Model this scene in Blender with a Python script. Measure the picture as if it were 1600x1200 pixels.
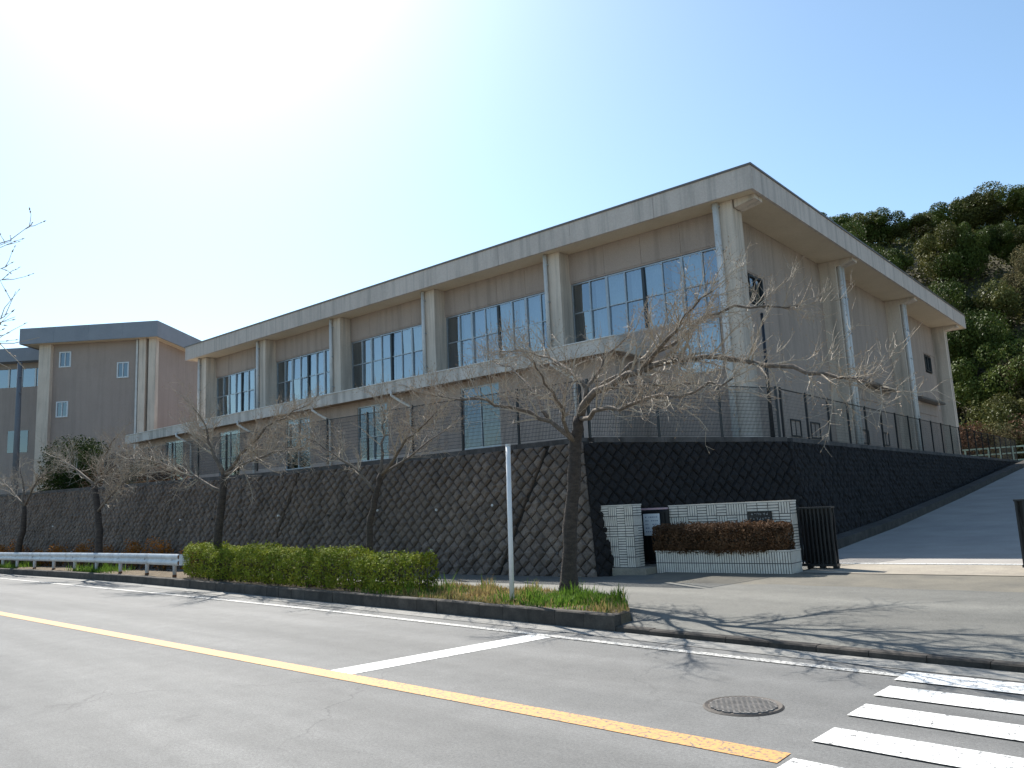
import bpy, math, random
import numpy as np
from mathutils import Vector, Matrix

for o in list(bpy.data.objects): bpy.data.objects.remove(o)
S = bpy.context.scene
COL = S.collection

# ------------------------------------------------------------------ camera
cam_d = bpy.data.cameras.new('camera'); cam = bpy.data.objects.new('camera', cam_d); COL.objects.link(cam)
cam_d.sensor_width = 36.0; cam_d.lens = 28.125; cam_d.clip_start = 0.05; cam_d.clip_end = 3000
CAM_R = ((0.763, -0.135, -0.632), (0.645, 0.088, 0.759), (-0.047, -0.987, 0.154))   # rows: world axes in (right, down, forward)
_r = Vector([row[0] for row in CAM_R]); _f = Vector([row[2] for row in CAM_R])
_f.normalize(); _r = (_r - _f * _r.dot(_f)).normalized(); _u = _r.cross(_f)
cam.matrix_world = Matrix(((_r.x, _u.x, -_f.x, 0), (_r.y, _u.y, -_f.y, 0), (_r.z, _u.z, -_f.z, 1.8), (0, 0, 0, 1)))
S.camera = cam

# ------------------------------------------------------------------ sky, sun, exposure
SUN_TO = Vector((-0.83, 0.43, 1.0)).normalized()
W = bpy.data.worlds.new('World'); S.world = W; W.use_nodes = True
wn = W.node_tree.nodes; wl = W.node_tree.links
bg = wn['Background']; sky = wn.new('ShaderNodeTexSky'); sky.sky_type = 'NISHITA'; sky.sun_disc = False
sky.sun_elevation = math.asin(SUN_TO.z)
sky.sun_rotation = math.atan2(SUN_TO.x, SUN_TO.y)
sky.air_density = 1.0; sky.dust_density = 0.8; sky.ozone_density = 0.5; sky.altitude = 50
wt = wn.new('ShaderNodeMix'); wt.data_type = 'RGBA'; wt.blend_type = 'MULTIPLY'; wt.inputs[0].default_value = 1.0; wt.inputs[7].default_value = (0.88, 1.02, 1.04, 1)
wl.new(sky.outputs[0], wt.inputs[6]); wl.new(wt.outputs[2], bg.inputs[0]); bg.inputs[1].default_value = 0.09
sd = bpy.data.lights.new('sun', 'SUN'); sun = bpy.data.objects.new('sun', sd); COL.objects.link(sun)
sd.energy = 4.2; sd.angle = math.radians(0.53); sd.color = (1.0, 0.955, 0.88)
sun.rotation_euler = SUN_TO.to_track_quat('Z', 'Y').to_euler(); sun.location = (-30, 30, 60)
S.view_settings.view_transform = 'Standard'; S.view_settings.look = 'None'
S.view_settings.gamma = 1.0; S.view_settings.use_curve_mapping = False
S.view_settings.exposure = 1.05

# ------------------------------------------------------------------ materials
def node_mat(name):
    m = bpy.data.materials.new(name); m.use_nodes = True
    return m, m.node_tree.nodes, m.node_tree.links, m.node_tree.nodes['Principled BSDF']

def ramp(n, l, src, stops):
    r = n.new('ShaderNodeValToRGB')
    els = r.color_ramp.elements
    while len(els) < len(stops): els.new(0.5)
    for e, (p, c) in zip(els, stops): e.position = p; e.color = (*c, 1) if len(c) == 3 else c
    l.new(src, r.inputs[0]); return r.outputs[0]

def noise(n, l, vec, scale, detail=4, rough=0.55):
    t = n.new('ShaderNodeTexNoise'); t.inputs['Scale'].default_value = scale
    t.inputs['Detail'].default_value = detail; t.inputs['Roughness'].default_value = rough
    l.new(vec, t.inputs['Vector']); return t.outputs['Fac']

def mixc(n, l, fac, a, b, mode='MIX'):
    m = n.new('ShaderNodeMix'); m.data_type = 'RGBA'; m.blend_type = mode
    for sock, v in ((m.inputs[0], fac), (m.inputs[6], a), (m.inputs[7], b)):
        if hasattr(v, 'links') or hasattr(v, 'is_output'): l.new(v, sock)
        elif isinstance(v, (int, float)): sock.default_value = v
        else: sock.default_value = (*v, 1)
    return m.outputs[2]

def position(n, l, scale=(1, 1, 1)):
    g = n.new('ShaderNodeNewGeometry'); mp = n.new('ShaderNodeMapping'); mp.inputs['Scale'].default_value = scale
    l.new(g.outputs['Position'], mp.inputs['Vector']); return mp.outputs[0]

def surf(name, a, b, scale=2.0, rough=0.85, fine=60.0, fine_amt=0.25, bump=0.15, bump_scale=60.0, streak=0.0, streak_col=(0.08, 0.07, 0.06),
         rnd=0.0, metallic=0.0, stretch=(1, 1, 1), bdist=0.01):
    m, n, l, p = node_mat(name)
    pos = position(n, l, stretch)
    c = mixc(n, l, ramp(n, l, noise(n, l, pos, scale), [(0.32, (0, 0, 0)), (0.68, (1, 1, 1))]), a, b)
    fn = noise(n, l, position(n, l), fine, 3, 0.7)
    c = mixc(n, l, fine_amt, c, ramp(n, l, fn, [(0.3, (0.25,) * 3), (0.7, (0.85,) * 3)]), 'OVERLAY')
    if streak:
        sn = noise(n, l, position(n, l, (1.6, 1.6, 0.10)), 1.6, 5, 0.65)
        sf = ramp(n, l, sn, [(0.47, (0, 0, 0)), (0.68, (streak,) * 3)])
        c = mixc(n, l, sf, c, streak_col)
    if rnd:
        oi = n.new('ShaderNodeObjectInfo')
        c = mixc(n, l, 1.0, c, ramp(n, l, oi.outputs['Random'], [(0, (1 - rnd,) * 3), (1, (1.0,) * 3)]), 'MULTIPLY')
    l.new(c, p.inputs['Base Color']); p.inputs['Roughness'].default_value = rough; p.inputs['Metallic'].default_value = metallic
    if bump:
        bn = n.new('ShaderNodeBump'); bn.inputs['Strength'].default_value = bump; bn.inputs['Distance'].default_value = bdist
        l.new(noise(n, l, position(n, l), bump_scale, 4, 0.6), bn.inputs['Height']); l.new(bn.outputs[0], p.inputs['Normal'])
    return m

def flat(name, c, rough=0.5, metallic=0.0):
    m, n, l, p = node_mat(name)
    fn = noise(n, l, position(n, l), 9.0, 4)
    cc = mixc(n, l, 0.18, c, ramp(n, l, fn, [(0.3, (0.2,) * 3), (0.7, (0.8,) * 3)]), 'OVERLAY')
    l.new(cc, p.inputs['Base Color']); p.inputs['Roughness'].default_value = rough; p.inputs['Metallic'].default_value = metallic
    return m

def leafmat(name, a, b, c, scale=1.2, rough=0.5, trans=0.25, rnd=0.35):
    m, n, l, p = node_mat(name)
    pos = position(n, l)
    k = ramp(n, l, noise(n, l, pos, scale, 3), [(0.3, a), (0.52, b), (0.72, c)])
    k2 = noise(n, l, pos, 14.0, 2)
    k = mixc(n, l, 0.45, k, ramp(n, l, k2, [(0.3, (0.2,) * 3), (0.7, (0.8,) * 3)]), 'OVERLAY')
    oi = n.new('ShaderNodeObjectInfo')
    k = mixc(n, l, 1.0, k, ramp(n, l, oi.outputs['Random'], [(0, (1 - rnd, 1 - rnd * 0.9, 1 - rnd)), (0.5, (0.95, 0.95, 0.9)), (1, (1.0, 0.93, 0.8))]), 'MULTIPLY')
    l.new(k, p.inputs['Base Color']); p.inputs['Roughness'].default_value = rough
    p.inputs['Specular IOR Level'].default_value = 0.08
    tr = n.new('ShaderNodeBsdfTranslucent'); l.new(k, tr.inputs['Color'])
    mx = n.new('ShaderNodeMixShader'); mx.inputs[0].default_value = trans
    l.new(p.outputs[0], mx.inputs[1]); l.new(tr.outputs[0], mx.inputs[2])
    l.new(mx.outputs[0], n['Material Output'].inputs[0])
    return m

def asphaltmat(name, a, b, crack=0.5):
    m, n, l, p = node_mat(name)
    pos = position(n, l)
    big = ramp(n, l, noise(n, l, position(n, l, (0.25, 1.0, 1)), 0.7, 5), [(0.3, a), (0.7, b)])
    mid = noise(n, l, pos, 3.2, 5, 0.7)
    c = mixc(n, l, 0.30, big, ramp(n, l, mid, [(0.3, (0.3,) * 3), (0.7, (0.7,) * 3)]), 'OVERLAY')
    sp = noise(n, l, pos, 120.0, 2, 0.8)
    c = mixc(n, l, 0.55, c, ramp(n, l, sp, [(0.3, (0.15,) * 3), (0.72, (0.85,) * 3)]), 'OVERLAY')
    mp2 = n.new('ShaderNodeMapping'); mp2.vector_type = 'TEXTURE'; mp2.inputs['Rotation'].default_value = (0, 0, -0.11); mp2.inputs['Scale'].default_value = (22.0, 0.8, 1.0)
    l.new(pos, mp2.inputs['Vector'])
    ln = noise(n, l, mp2.outputs[0], 1.0, 4, 0.6)
    c = mixc(n, l, 0.4, c, ramp(n, l, ln, [(0.34, (0.34,) * 3), (0.66, (0.66,) * 3)]), 'OVERLAY')
    oil = ramp(n, l, noise(n, l, pos, 1.1, 4, 0.6), [(0.66, (0, 0, 0)), (0.74, (0.35,) * 3)])
    c = mixc(n, l, oil, c, (0.05, 0.049, 0.048))
    sp2 = noise(n, l, pos, 38.0, 3, 0.8)
    c = mixc(n, l, 0.4, c, ramp(n, l, sp2, [(0.34, (0.2,) * 3), (0.66, (0.8,) * 3)]), 'OVERLAY')
    v = n.new('ShaderNodeTexVoronoi'); v.feature = 'DISTANCE_TO_EDGE'; v.inputs['Scale'].default_value = 0.55
    wob = n.new('ShaderNodeTexNoise'); wob.inputs['Scale'].default_value = 2.5; wob.inputs['Detail'].default_value = 5
    l.new(pos, wob.inputs['Vector'])
    ad = n.new('ShaderNodeMix'); ad.data_type = 'VECTOR'; ad.inputs[0].default_value = 0.35
    l.new(pos, ad.inputs[4]); l.new(wob.outputs['Color'], ad.inputs[5]); l.new(ad.outputs[1], v.inputs['Vector'])
    cf = ramp(n, l, v.outputs['Distance'], [(0.0, (crack,) * 3), (0.006, (0, 0, 0))])
    gate = ramp(n, l, noise(n, l, pos, 0.35, 2), [(0.5, (0, 0, 0)), (0.62, (1, 1, 1))])
    cf = mixc(n, l, 1.0, cf, gate, 'MULTIPLY')
    c = mixc(n, l, cf, c, (0.035, 0.034, 0.033))
    l.new(c, p.inputs['Base Color']); p.inputs['Roughness'].default_value = 0.82
    bn = n.new('ShaderNodeBump'); bn.inputs['Strength'].default_value = 0.35; bn.inputs['Distance'].default_value = 0.006
    l.new(noise(n, l, pos, 90.0, 3, 0.7), bn.inputs['Height']); l.new(bn.outputs[0], p.inputs['Normal'])
    return m

def paintmat(name, col, under=(0.11, 0.11, 0.11), worn=0.45):
    m, n, l, p = node_mat(name)
    pos = position(n, l)
    w1 = noise(n, l, pos, 26.0, 5, 0.75)
    f = ramp(n, l, w1, [(worn - 0.10, (1, 1, 1)), (worn - 0.02, (0.12,) * 3), (worn + 0.12, (0, 0, 0))])
    lines = noise(n, l, position(n, l, (6, 1.2, 1)), 2.2, 4, 0.7)
    f2 = ramp(n, l, lines, [(0.30, (0.6,) * 3), (0.36, (0, 0, 0))])
    c = mixc(n, l, f, col, under); c = mixc(n, l, f2, c, under)
    l.new(c, p.inputs['Base Color']); p.inputs['Roughness'].default_value = 0.7
    return m

def glassmat(name, tint=(0.60, 0.68, 0.74), refl=0.50):
    m, n, l, p = node_mat(name)
    n.remove(p)
    t = n.new('ShaderNodeBsdfTransparent'); t.inputs[0].default_value = (*tint, 1)
    g = n.new('ShaderNodeBsdfGlossy'); g.inputs['Roughness'].default_value = 0.04; g.inputs['Color'].default_value = (0.85, 0.93, 1.0, 1)
    bn = n.new('ShaderNodeBump'); bn.inputs['Strength'].default_value = 0.05; bn.inputs['Distance'].default_value = 0.02
    l.new(noise(n, l, position(n, l), 0.9, 2), bn.inputs['Height']); l.new(bn.outputs[0], g.inputs['Normal'])
    lw = n.new('ShaderNodeFresnel'); lw.inputs['IOR'].default_value = 1.5
    mp = n.new('ShaderNodeMapRange'); mp.inputs['To Min'].default_value = refl * 0.6; mp.inputs['To Max'].default_value = 1.0
    l.new(lw.outputs[0], mp.inputs[0])
    mx = n.new('ShaderNodeMixShader'); l.new(mp.outputs[0], mx.inputs[0]); l.new(t.outputs[0], mx.inputs[1]); l.new(g.outputs[0], mx.inputs[2])
    l.new(mx.outputs[0], n['Material Output'].inputs[0]); return m

M = {}
M['asphalt'] = asphaltmat('asphalt', (0.106, 0.106, 0.103), (0.158, 0.156, 0.150), 0.5)
M['pavement'] = asphaltmat('sidewalk asphalt', (0.104, 0.102, 0.091), (0.150, 0.146, 0.128), 0.8)
M['gutter'] = surf('gutter concrete', (0.26, 0.25, 0.23), (0.18, 0.175, 0.16), 3.0, 0.9, 40, 0.35, 0.3, 60)
M['kerb'] = surf('kerb concrete', (0.085, 0.072, 0.060), (0.040, 0.034, 0.028), 4.0, 0.92, 35, 0.4, 0.4, 50, rnd=0.3)
M['apron'] = surf('apron concrete', (0.32, 0.28, 0.22), (0.24, 0.21, 0.17), 2.0, 0.9, 30, 0.35, 0.3, 50)
M['washed'] = surf('washed gravel paving', (0.15, 0.135, 0.105), (0.10, 0.092, 0.075), 1.6, 0.9, 70, 0.55, 0.5, 80)
M['ramp'] = surf('ramp concrete', (0.33, 0.305, 0.275), (0.26, 0.24, 0.218), 0.8, 0.9, 45, 0.35, 0.3, 60)
M['white_paint'] = paintmat('white road paint', (0.76, 0.75, 0.72), worn=0.485)
M['edge_paint'] = paintmat('worn white road paint', (0.50, 0.49, 0.46), worn=0.53)
M['yellow_paint'] = paintmat('yellow road paint', (0.60, 0.30, 0.085), worn=0.50)
M['iron'] = surf('cast iron', (0.085, 0.07, 0.058), (0.05, 0.042, 0.036), 12, 0.75, 60, 0.4, 0.3, 60)
M['rib'] = surf('worn iron ribs', (0.24, 0.225, 0.21), (0.15, 0.14, 0.13), 12, 0.5, 60, 0.3, 0.0)
M['soil'] = surf('verge soil', (0.16, 0.12, 0.075), (0.085, 0.065, 0.042), 3, 1.0, 40, 0.6, 0.8, 30, bdist=0.04)
M['ground'] = surf('far ground', (0.12, 0.115, 0.08), (0.08, 0.085, 0.05), 0.2, 1.0, 20, 0.4, 0.2, 10)
M['gravel'] = surf('platform gravel', (0.24, 0.22, 0.18), (0.17, 0.155, 0.13), 1.0, 1.0, 50, 0.5, 0.4, 40)
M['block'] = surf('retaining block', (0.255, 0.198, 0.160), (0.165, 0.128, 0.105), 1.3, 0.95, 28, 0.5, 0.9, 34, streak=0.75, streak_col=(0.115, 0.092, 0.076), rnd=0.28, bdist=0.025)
M['shade_block'] = surf('shade-darkened retaining block', (0.024, 0.020, 0.020), (0.014, 0.012, 0.012), 1.3, 0.95, 28, 0.5, 0.9, 34, streak=0.5, streak_col=(0.012, 0.011, 0.011), rnd=0.35, bdist=0.025)  # darker copy of block: shade on the faces turned from sun, painted in
M['joint'] = surf('mortar joint', (0.040, 0.035, 0.031), (0.024, 0.021, 0.019), 2, 1.0, 40, 0.4, 0.4, 40)
M['coping'] = surf('coping concrete', (0.11, 0.10, 0.095), (0.055, 0.050, 0.048), 2, 0.95, 40, 0.5, 0.4, 40, streak=0.7, streak_col=(0.03, 0.027, 0.025))
M['wall'] = surf('taupe render', (0.415, 0.330, 0.285), (0.372, 0.295, 0.254), 0.5, 0.9, 26, 0.25, 0.25, 45, streak=0.36, streak_col=(0.16, 0.135, 0.12))
M['wall_side'] = surf('taupe ribbed siding', (0.385, 0.305, 0.258), (0.348, 0.275, 0.233), 0.5, 0.9, 26, 0.25, 0.2, 45, streak=0.32, streak_col=(0.17, 0.145, 0.125))
M['column'] = surf('column render', (0.66, 0.555, 0.465), (0.58, 0.485, 0.405), 0.8, 0.9, 26, 0.25, 0.25, 45, streak=0.6, streak_col=(0.22, 0.19, 0.165))
M['fascia'] = surf('fascia panel', (0.62, 0.525, 0.465), (0.56, 0.475, 0.42), 0.7, 0.8, 20, 0.2, 0.1, 40, streak=0.5, streak_col=(0.24, 0.22, 0.20), rnd=0.07)
M['canopy'] = surf('canopy concrete', (0.60, 0.55, 0.51), (0.48, 0.44, 0.405), 0.9, 0.85, 24, 0.3, 0.2, 40, streak=0.6, streak_col=(0.17, 0.16, 0.145))
M['soffit'] = surf('cream soffit', (0.68, 0.56, 0.41), (0.61, 0.50, 0.36), 0.7, 0.85, 20, 0.2, 0.1, 40)
M['wood_soffit'] = surf('brown soffit', (0.27, 0.185, 0.115), (0.20, 0.135, 0.085), 1.2, 0.8, 20, 0.3, 0.2, 40)
M['cap'] = flat('roof edge metal', (0.16, 0.14, 0.13), 0.5, 0.3)
M['rooftop'] = surf('roof sheet', (0.30, 0.29, 0.28), (0.24, 0.23, 0.22), 0.6, 0.7)
M['pipe'] = surf('white downpipe', (0.66, 0.64, 0.62), (0.55, 0.53, 0.51), 2.0, 0.5, 20, 0.2, 0.05)
M['frame'] = flat('aluminium frame', (0.38, 0.41, 0.44), 0.4, 0.5)
M['dark_frame'] = flat('dark bronze frame', (0.045, 0.05, 0.055), 0.45, 0.3)
M['white_frame'] = flat('pale window frame', (0.62, 0.65, 0.68), 0.45)
M['glass'] = glassmat('window glass')
M['blue_glass'] = glassmat('blue window glass', (0.25, 0.36, 0.50), 0.26)
M['interior'] = flat('dim interior', (0.035, 0.037, 0.042), 0.9)
M['curtain'] = surf('pale blue curtain', (0.50, 0.56, 0.62), (0.36, 0.43, 0.52), 1.0, 0.9, 20, 0.2, 0.0)
M['slate_fascia'] = surf('slate blue fascia', (0.25, 0.265, 0.30), (0.215, 0.23, 0.262), 0.8, 0.7, 20, 0.2, 0.1)
M['annex_wall'] = surf('annex mauve render', (0.36, 0.287, 0.252), (0.325, 0.26, 0.228), 0.5, 0.9, 20, 0.2, 0.15, 40, streak=0.25, streak_col=(0.16, 0.14, 0.13))
M['black_metal'] = flat('black powder coat', (0.014, 0.015, 0.018), 0.4, 0.2)
M['tile'] = surf('white glazed tile', (0.76, 0.70, 0.62), (0.62, 0.565, 0.50), 5.0, 0.35, 30, 0.25, 0.0, rnd=0.0)
M['tile_joint'] = flat('tile joint', (0.065, 0.063, 0.063), 0.95)
M['pink_rail'] = flat('pale pink rail', (0.55, 0.38, 0.42), 0.4)
M['paper'] = flat('white notice sheet', (0.72, 0.76, 0.80), 0.7)
M['ink'] = flat('faint print', (0.25, 0.30, 0.40), 0.8)
M['plate'] = flat('dark nameplate', (0.018, 0.020, 0.026), 0.25, 0.3)
M['engrave'] = flat('pale engraving', (0.42, 0.42, 0.42), 0.5)
M['galv'] = surf('galvanised white rail', (0.62, 0.63, 0.64), (0.50, 0.51, 0.53), 2.0, 0.5, 20, 0.25, 0.05, streak=0.4, streak_col=(0.24, 0.19, 0.15))
M['rust'] = surf('rusty steel', (0.22, 0.09, 0.04), (0.13, 0.06, 0.03), 8, 0.9)
M['post_white'] = flat('white painted post', (0.72, 0.72, 0.72), 0.45)
M['pole_grey'] = flat('grey pole', (0.13, 0.135, 0.15), 0.6)
M['bark'] = surf('cherry bark', (0.075, 0.057, 0.046), (0.034, 0.026, 0.022), 7, 0.95, 40, 0.5, 0.9, 24, stretch=(1, 1, 2.5), bdist=0.03)
M['limb'] = surf('cherry limb bark', (0.17, 0.135, 0.105), (0.085, 0.067, 0.053), 9, 0.9, 40, 0.5, 0.6, 30, bdist=0.015)
M['twig'] = surf('cherry twig', (0.44, 0.375, 0.295), (0.25, 0.205, 0.16), 5, 0.85, 40, 0.3, 0.0)
M['bud'] = flat('swelling bud', (0.33, 0.23, 0.16), 0.8)
M['hedge_leaf'] = leafmat('hedge leaf', (0.10, 0.135, 0.018), (0.20, 0.24, 0.028), (0.32, 0.32, 0.05), 3.0, 0.7, 0.2, 0.0)
M['brown_leaf'] = leafmat('russet hedge leaf', (0.078, 0.046, 0.028), (0.14, 0.078, 0.044), (0.20, 0.115, 0.065), 4.0, 0.7, 0.2, 0.0)
M['hedge_wood'] = flat('hedge wood', (0.075, 0.058, 0.04), 0.95)
M['grass'] = leafmat('green grass', (0.07, 0.13, 0.02), (0.12, 0.21, 0.03), (0.17, 0.25, 0.05), 4.0, 0.6, 0.35, 0.0)
M['dry_grass'] = leafmat('dry grass', (0.34, 0.235, 0.10), (0.40, 0.30, 0.13), (0.27, 0.26, 0.09), 3.0, 0.8, 0.3, 0.0)
M['ever'] = leafmat('evergreen leaf', (0.050, 0.072, 0.018), (0.085, 0.115, 0.028), (0.135, 0.165, 0.04), 0.5, 0.5, 0.18, 0.4)
M['ever_dark'] = leafmat('dark bush leaf', (0.016, 0.028, 0.008), (0.03, 0.05, 0.012), (0.055, 0.075, 0.018), 0.8, 0.8, 0.08, 0.0)
M['ever2'] = leafmat('olive leaf', (0.070, 0.078, 0.026), (0.12, 0.128, 0.042), (0.18, 0.175, 0.062), 0.35, 0.5, 0.18, 0.35)
M['shrub_red'] = leafmat('russet twiggy shrub', (0.10, 0.055, 0.038), (0.16, 0.095, 0.065), (0.19, 0.13, 0.08), 0.8, 0.9, 0.15, 0.25)
M['shrub_dry'] = leafmat('straw shrub', (0.13, 0.11, 0.06), (0.19, 0.16, 0.085), (0.15, 0.15, 0.06), 0.8, 0.9, 0.15, 0.25)
M['orange'] = leafmat('orange shrub', (0.22, 0.085, 0.018), (0.32, 0.13, 0.026), (0.20, 0.11, 0.03), 3.0, 0.8, 0.2, 0.2)
M['hill'] = surf('hill soil', (0.075, 0.066, 0.04), (0.05, 0.05, 0.026), 0.15, 1.0, 4, 0.5, 0.4, 3, bdist=0.2)
M['sign_blue'] = flat('blue sign face', (0.05, 0.12, 0.34), 0.5)
M['green_rail'] = flat('pale green railing', (0.30, 0.42, 0.36), 0.6)

# ------------------------------------------------------------------ mesh helpers
class MB:
    def __init__(s): s.v = []; s.f = []
    def add(s, vs, fs):
        b = len(s.v); s.v += [tuple(v) for v in vs]; s.f += [tuple(b + i for i in f) for f in fs]
    def box(s, x0, x1, y0, y1, z0, z1):
        s.add([(x0, y0, z0), (x1, y0, z0), (x1, y1, z0), (x0, y1, z0), (x0, y0, z1), (x1, y0, z1), (x1, y1, z1), (x0, y1, z1)],
              [(3, 2, 1, 0), (4, 5, 6, 7), (0, 1, 5, 4), (1, 2, 6, 5), (2, 3, 7, 6), (3, 0, 4, 7)]); return s
    def obox(s, c, ax, ay, az):
        c, ax, ay, az = (Vector(q) for q in (c, ax, ay, az))
        P = [c + ax * i + ay * j + az * k for k in (-1, 1) for (i, j) in ((-1, -1), (1, -1), (1, 1), (-1, 1))]
        s.add(P, [(3, 2, 1, 0), (4, 5, 6, 7), (0, 1, 5, 4), (1, 2, 6, 5), (2, 3, 7, 6), (3, 0, 4, 7)]); return s
    def quad(s, a, b, c, d): s.add([a, b, c, d], [(0, 1, 2, 3)]); return s
    def prism(s, poly, z0, z1):
        n = len(poly)
        s.add([(x, y, z0) for x, y in poly] + [(x, y, z1) for x, y in poly],
              [tuple(range(n - 1, -1, -1)), tuple(range(n, 2 * n))] + [(i, (i + 1) % n, n + (i + 1) % n, n + i) for i in range(n)]); return s
    def tube(s, pts, rad, n=6, cap=True):
        pts = [Vector(p) for p in pts]; k = len(pts)
        if not hasattr(rad, '__len__'): rad = [rad] * k
        b = len(s.v); prev = None
        for i, p in enumerate(pts):
            t = (pts[min(i + 1, k - 1)] - pts[max(i - 1, 0)])
            if t.length < 1e-9: t = Vector((0, 0, 1))
            t.normalize()
            if prev is None:
                a = t.orthogonal().normalized()
            else:
                a = prev - t * prev.dot(t)
                a = a.normalized() if a.length > 1e-6 else t.orthogonal().normalized()
            prev = a; c = t.cross(a)
            for j in range(n):
                th = 2 * math.pi * j / n
                q = p + (a * math.cos(th) + c * math.sin(th)) * rad[i]
                s.v.append((q.x, q.y, q.z))
        for i in range(k - 1):
            for j in range(n):
                j2 = (j + 1) % n
                s.f.append((b + i * n + j, b + i * n + j2, b + (i + 1) * n + j2, b + (i + 1) * n + j))
        if cap:
            s.f.append(tuple(b + j for j in range(n - 1, -1, -1))); s.f.append(tuple(b + (k - 1) * n + j for j in range(n)))
        return s
    def strip(s, xs, lo, hi, z):
        """ribbon: lo(x), hi(x) give y, z(x, y) gives height"""
        b = len(s.v)
        for x in xs:
            for y in (lo(x), hi(x)): s.v.append((x, y, z(x, y)))
        for i in range(len(xs) - 1): s.f.append((b + 2 * i, b + 2 * i + 2, b + 2 * i + 3, b + 2 * i + 1))
        return s

def set_tags(o, label=None, cat=None, group=None, kind=None):
    if label: o['label'] = label
    if cat: o['category'] = cat
    if group: o['group'] = group
    if kind: o['kind'] = kind
    return o

def wloc(o):
    v = Vector(o.location)
    while o.parent: o = o.parent; v = v + Vector(o.location)
    return v

def link_mesh(name, me, mat, parent=None, at=(0, 0, 0), **tags):
    o = bpy.data.objects.new(name, me); COL.objects.link(o)
    at = Vector(at)
    if parent is not None: o.parent = parent; at = at - wloc(parent)
    o.location = at
    if mat and not me.materials: me.materials.append(M[mat])
    return set_tags(o, **tags)

def make(name, mb, mat, parent=None, smooth=False, origin=None, **tags):
    V = np.array(mb.v, dtype=float)
    if origin is None:
        lo, hi = V.min(0), V.max(0); origin = ((lo[0] + hi[0]) / 2, (lo[1] + hi[1]) / 2, lo[2])
    V = V - np.array(origin)
    me = bpy.data.meshes.new(name); me.from_pydata(V.tolist(), [], mb.f)
    if smooth: me.polygons.foreach_set('use_smooth', [True] * len(me.polygons))
    me.update()
    return link_mesh(name, me, mat, parent, origin, **tags)

def thing(name, loc, label, cat, group=None):
    o = bpy.data.objects.new(name, None); COL.objects.link(o); o.location = loc; o.empty_display_size = 0.3
    return set_tags(o, label, cat, group)

def interp(pts):
    xs = [p[0] for p in pts]; ys = [p[1] for p in pts]
    return lambda x: float(np.interp(x, xs, ys))

def smooth01(t): t = max(0.0, min(1.0, t)); return t * t * (3 - 2 * t)

def leaf_mesh(name, P, size, seed, up=0.0, aspect=0.6, outward=None):
    """many small leaf quads at points P (n,3); size scalar or array"""
    rg = np.random.default_rng(seed); n = len(P)
    d = rg.normal(size=(n, 3)); d[:, 2] += up
    if outward is not None: d += outward * 1.1
    d /= np.linalg.norm(d, axis=1)[:, None] + 1e-9
    a = np.cross(d, rg.normal(size=(n, 3))); a /= np.linalg.norm(a, axis=1)[:, None] + 1e-9
    b = np.cross(d, a)
    sz = (size * (0.6 + 0.8 * rg.random(n)))[:, None] if not hasattr(size, '__len__') else np.asarray(size)[:, None]
    a = a * sz * 0.5; b = b * sz * 0.5 * aspect
    V = np.stack([P - a, P - b * 0.9 + a * 0.1, P + a, P + b * 0.9 + a * 0.1], 1).reshape(-1, 3)
    F = np.arange(4 * n).reshape(n, 4)
    me = bpy.data.meshes.new(name)
    me.vertices.add(4 * n); me.vertices.foreach_set('co', V.ravel())
    me.loops.add(4 * n); me.loops.foreach_set('vertex_index', F.ravel())
    me.polygons.add(n); me.polygons.foreach_set('loop_start', np.arange(n) * 4); me.polygons.foreach_set('loop_total', np.full(n, 4))
    me.update(calc_edges=True)
    return me

def clip(poly, a, b, c):
    """keep a*x+b*y+c>=0"""
    out = []
    for i in range(len(poly)):
        p, q = poly[i], poly[(i + 1) % len(poly)]
        dp, dq = a * p[0] + b * p[1] + c, a * q[0] + b * q[1] + c
        if dp >= 0: out.append(p)
        if (dp >= 0) != (dq >= 0):
            t = dp / (dp - dq); out.append((p[0] + (q[0] - p[0]) * t, p[1] + (q[1] - p[1]) * t))
    return out

def poly_area(p): return 0.5 * abs(sum(p[i][0] * p[(i + 1) % len(p)][1] - p[(i + 1) % len(p)][0] * p[i][1] for i in range(len(p))))

# ------------------------------------------------------------------ alignment of the street (kerb foot, lines)
kerb_y = interp([(-150, 21), (-60, 14.7), (-41.35, 13.2), (-33.5, 12.85), (-27, 12.37), (-21.8, 11.8), (-17.7, 11.27), (-14.8, 10.93), (-12.4, 10.66), (-10.4, 10.41),
                 (-8.7, 10.19), (-7.26, 10.0), (-5.07, 9.72), (-3.36, 9.5), (-1.5, 9.30), (6, 8.6), (60, 4.0)])
yellow_y = interp([(-150, 15.4), (-60, 9.2), (-20.9, 6.75), (-11.4, 6.2), (-6.9, 5.94), (-4.3, 5.79), (-2.4, 5.66)])
edge_y = interp([(-150, 19.6), (-60, 13.4), (-37.3, 11.9), (-23.6, 10.84), (-18.4, 10.43), (-13.6, 9.98), (-8, 9.33), (-5.6, 9.03), (-3.85, 8.83), (-2.3, 8.66)])
near_y = lambda x: kerb_y(x) - 8.6
walk_z = interp([(-50, 0.06), (9.3, 0.06), (12.5, 0.12), (15.5, 0.15), (16.4, 0.21), (18.6, 0.25)])
ramp_z = interp([(16.4, 0.21), (18.6, 0.25), (22.5, 0.30), (28.4, 0.62), (38.4, 1.36), (47.9, 2.12), (54.3, 2.63), (63, 3.28), (66, 3.34), (90, 3.34)])
XS = list(np.concatenate([np.arange(-150, -60, 10), np.arange(-60, 6, 1.5), np.arange(6, 61, 6)]))

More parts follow.
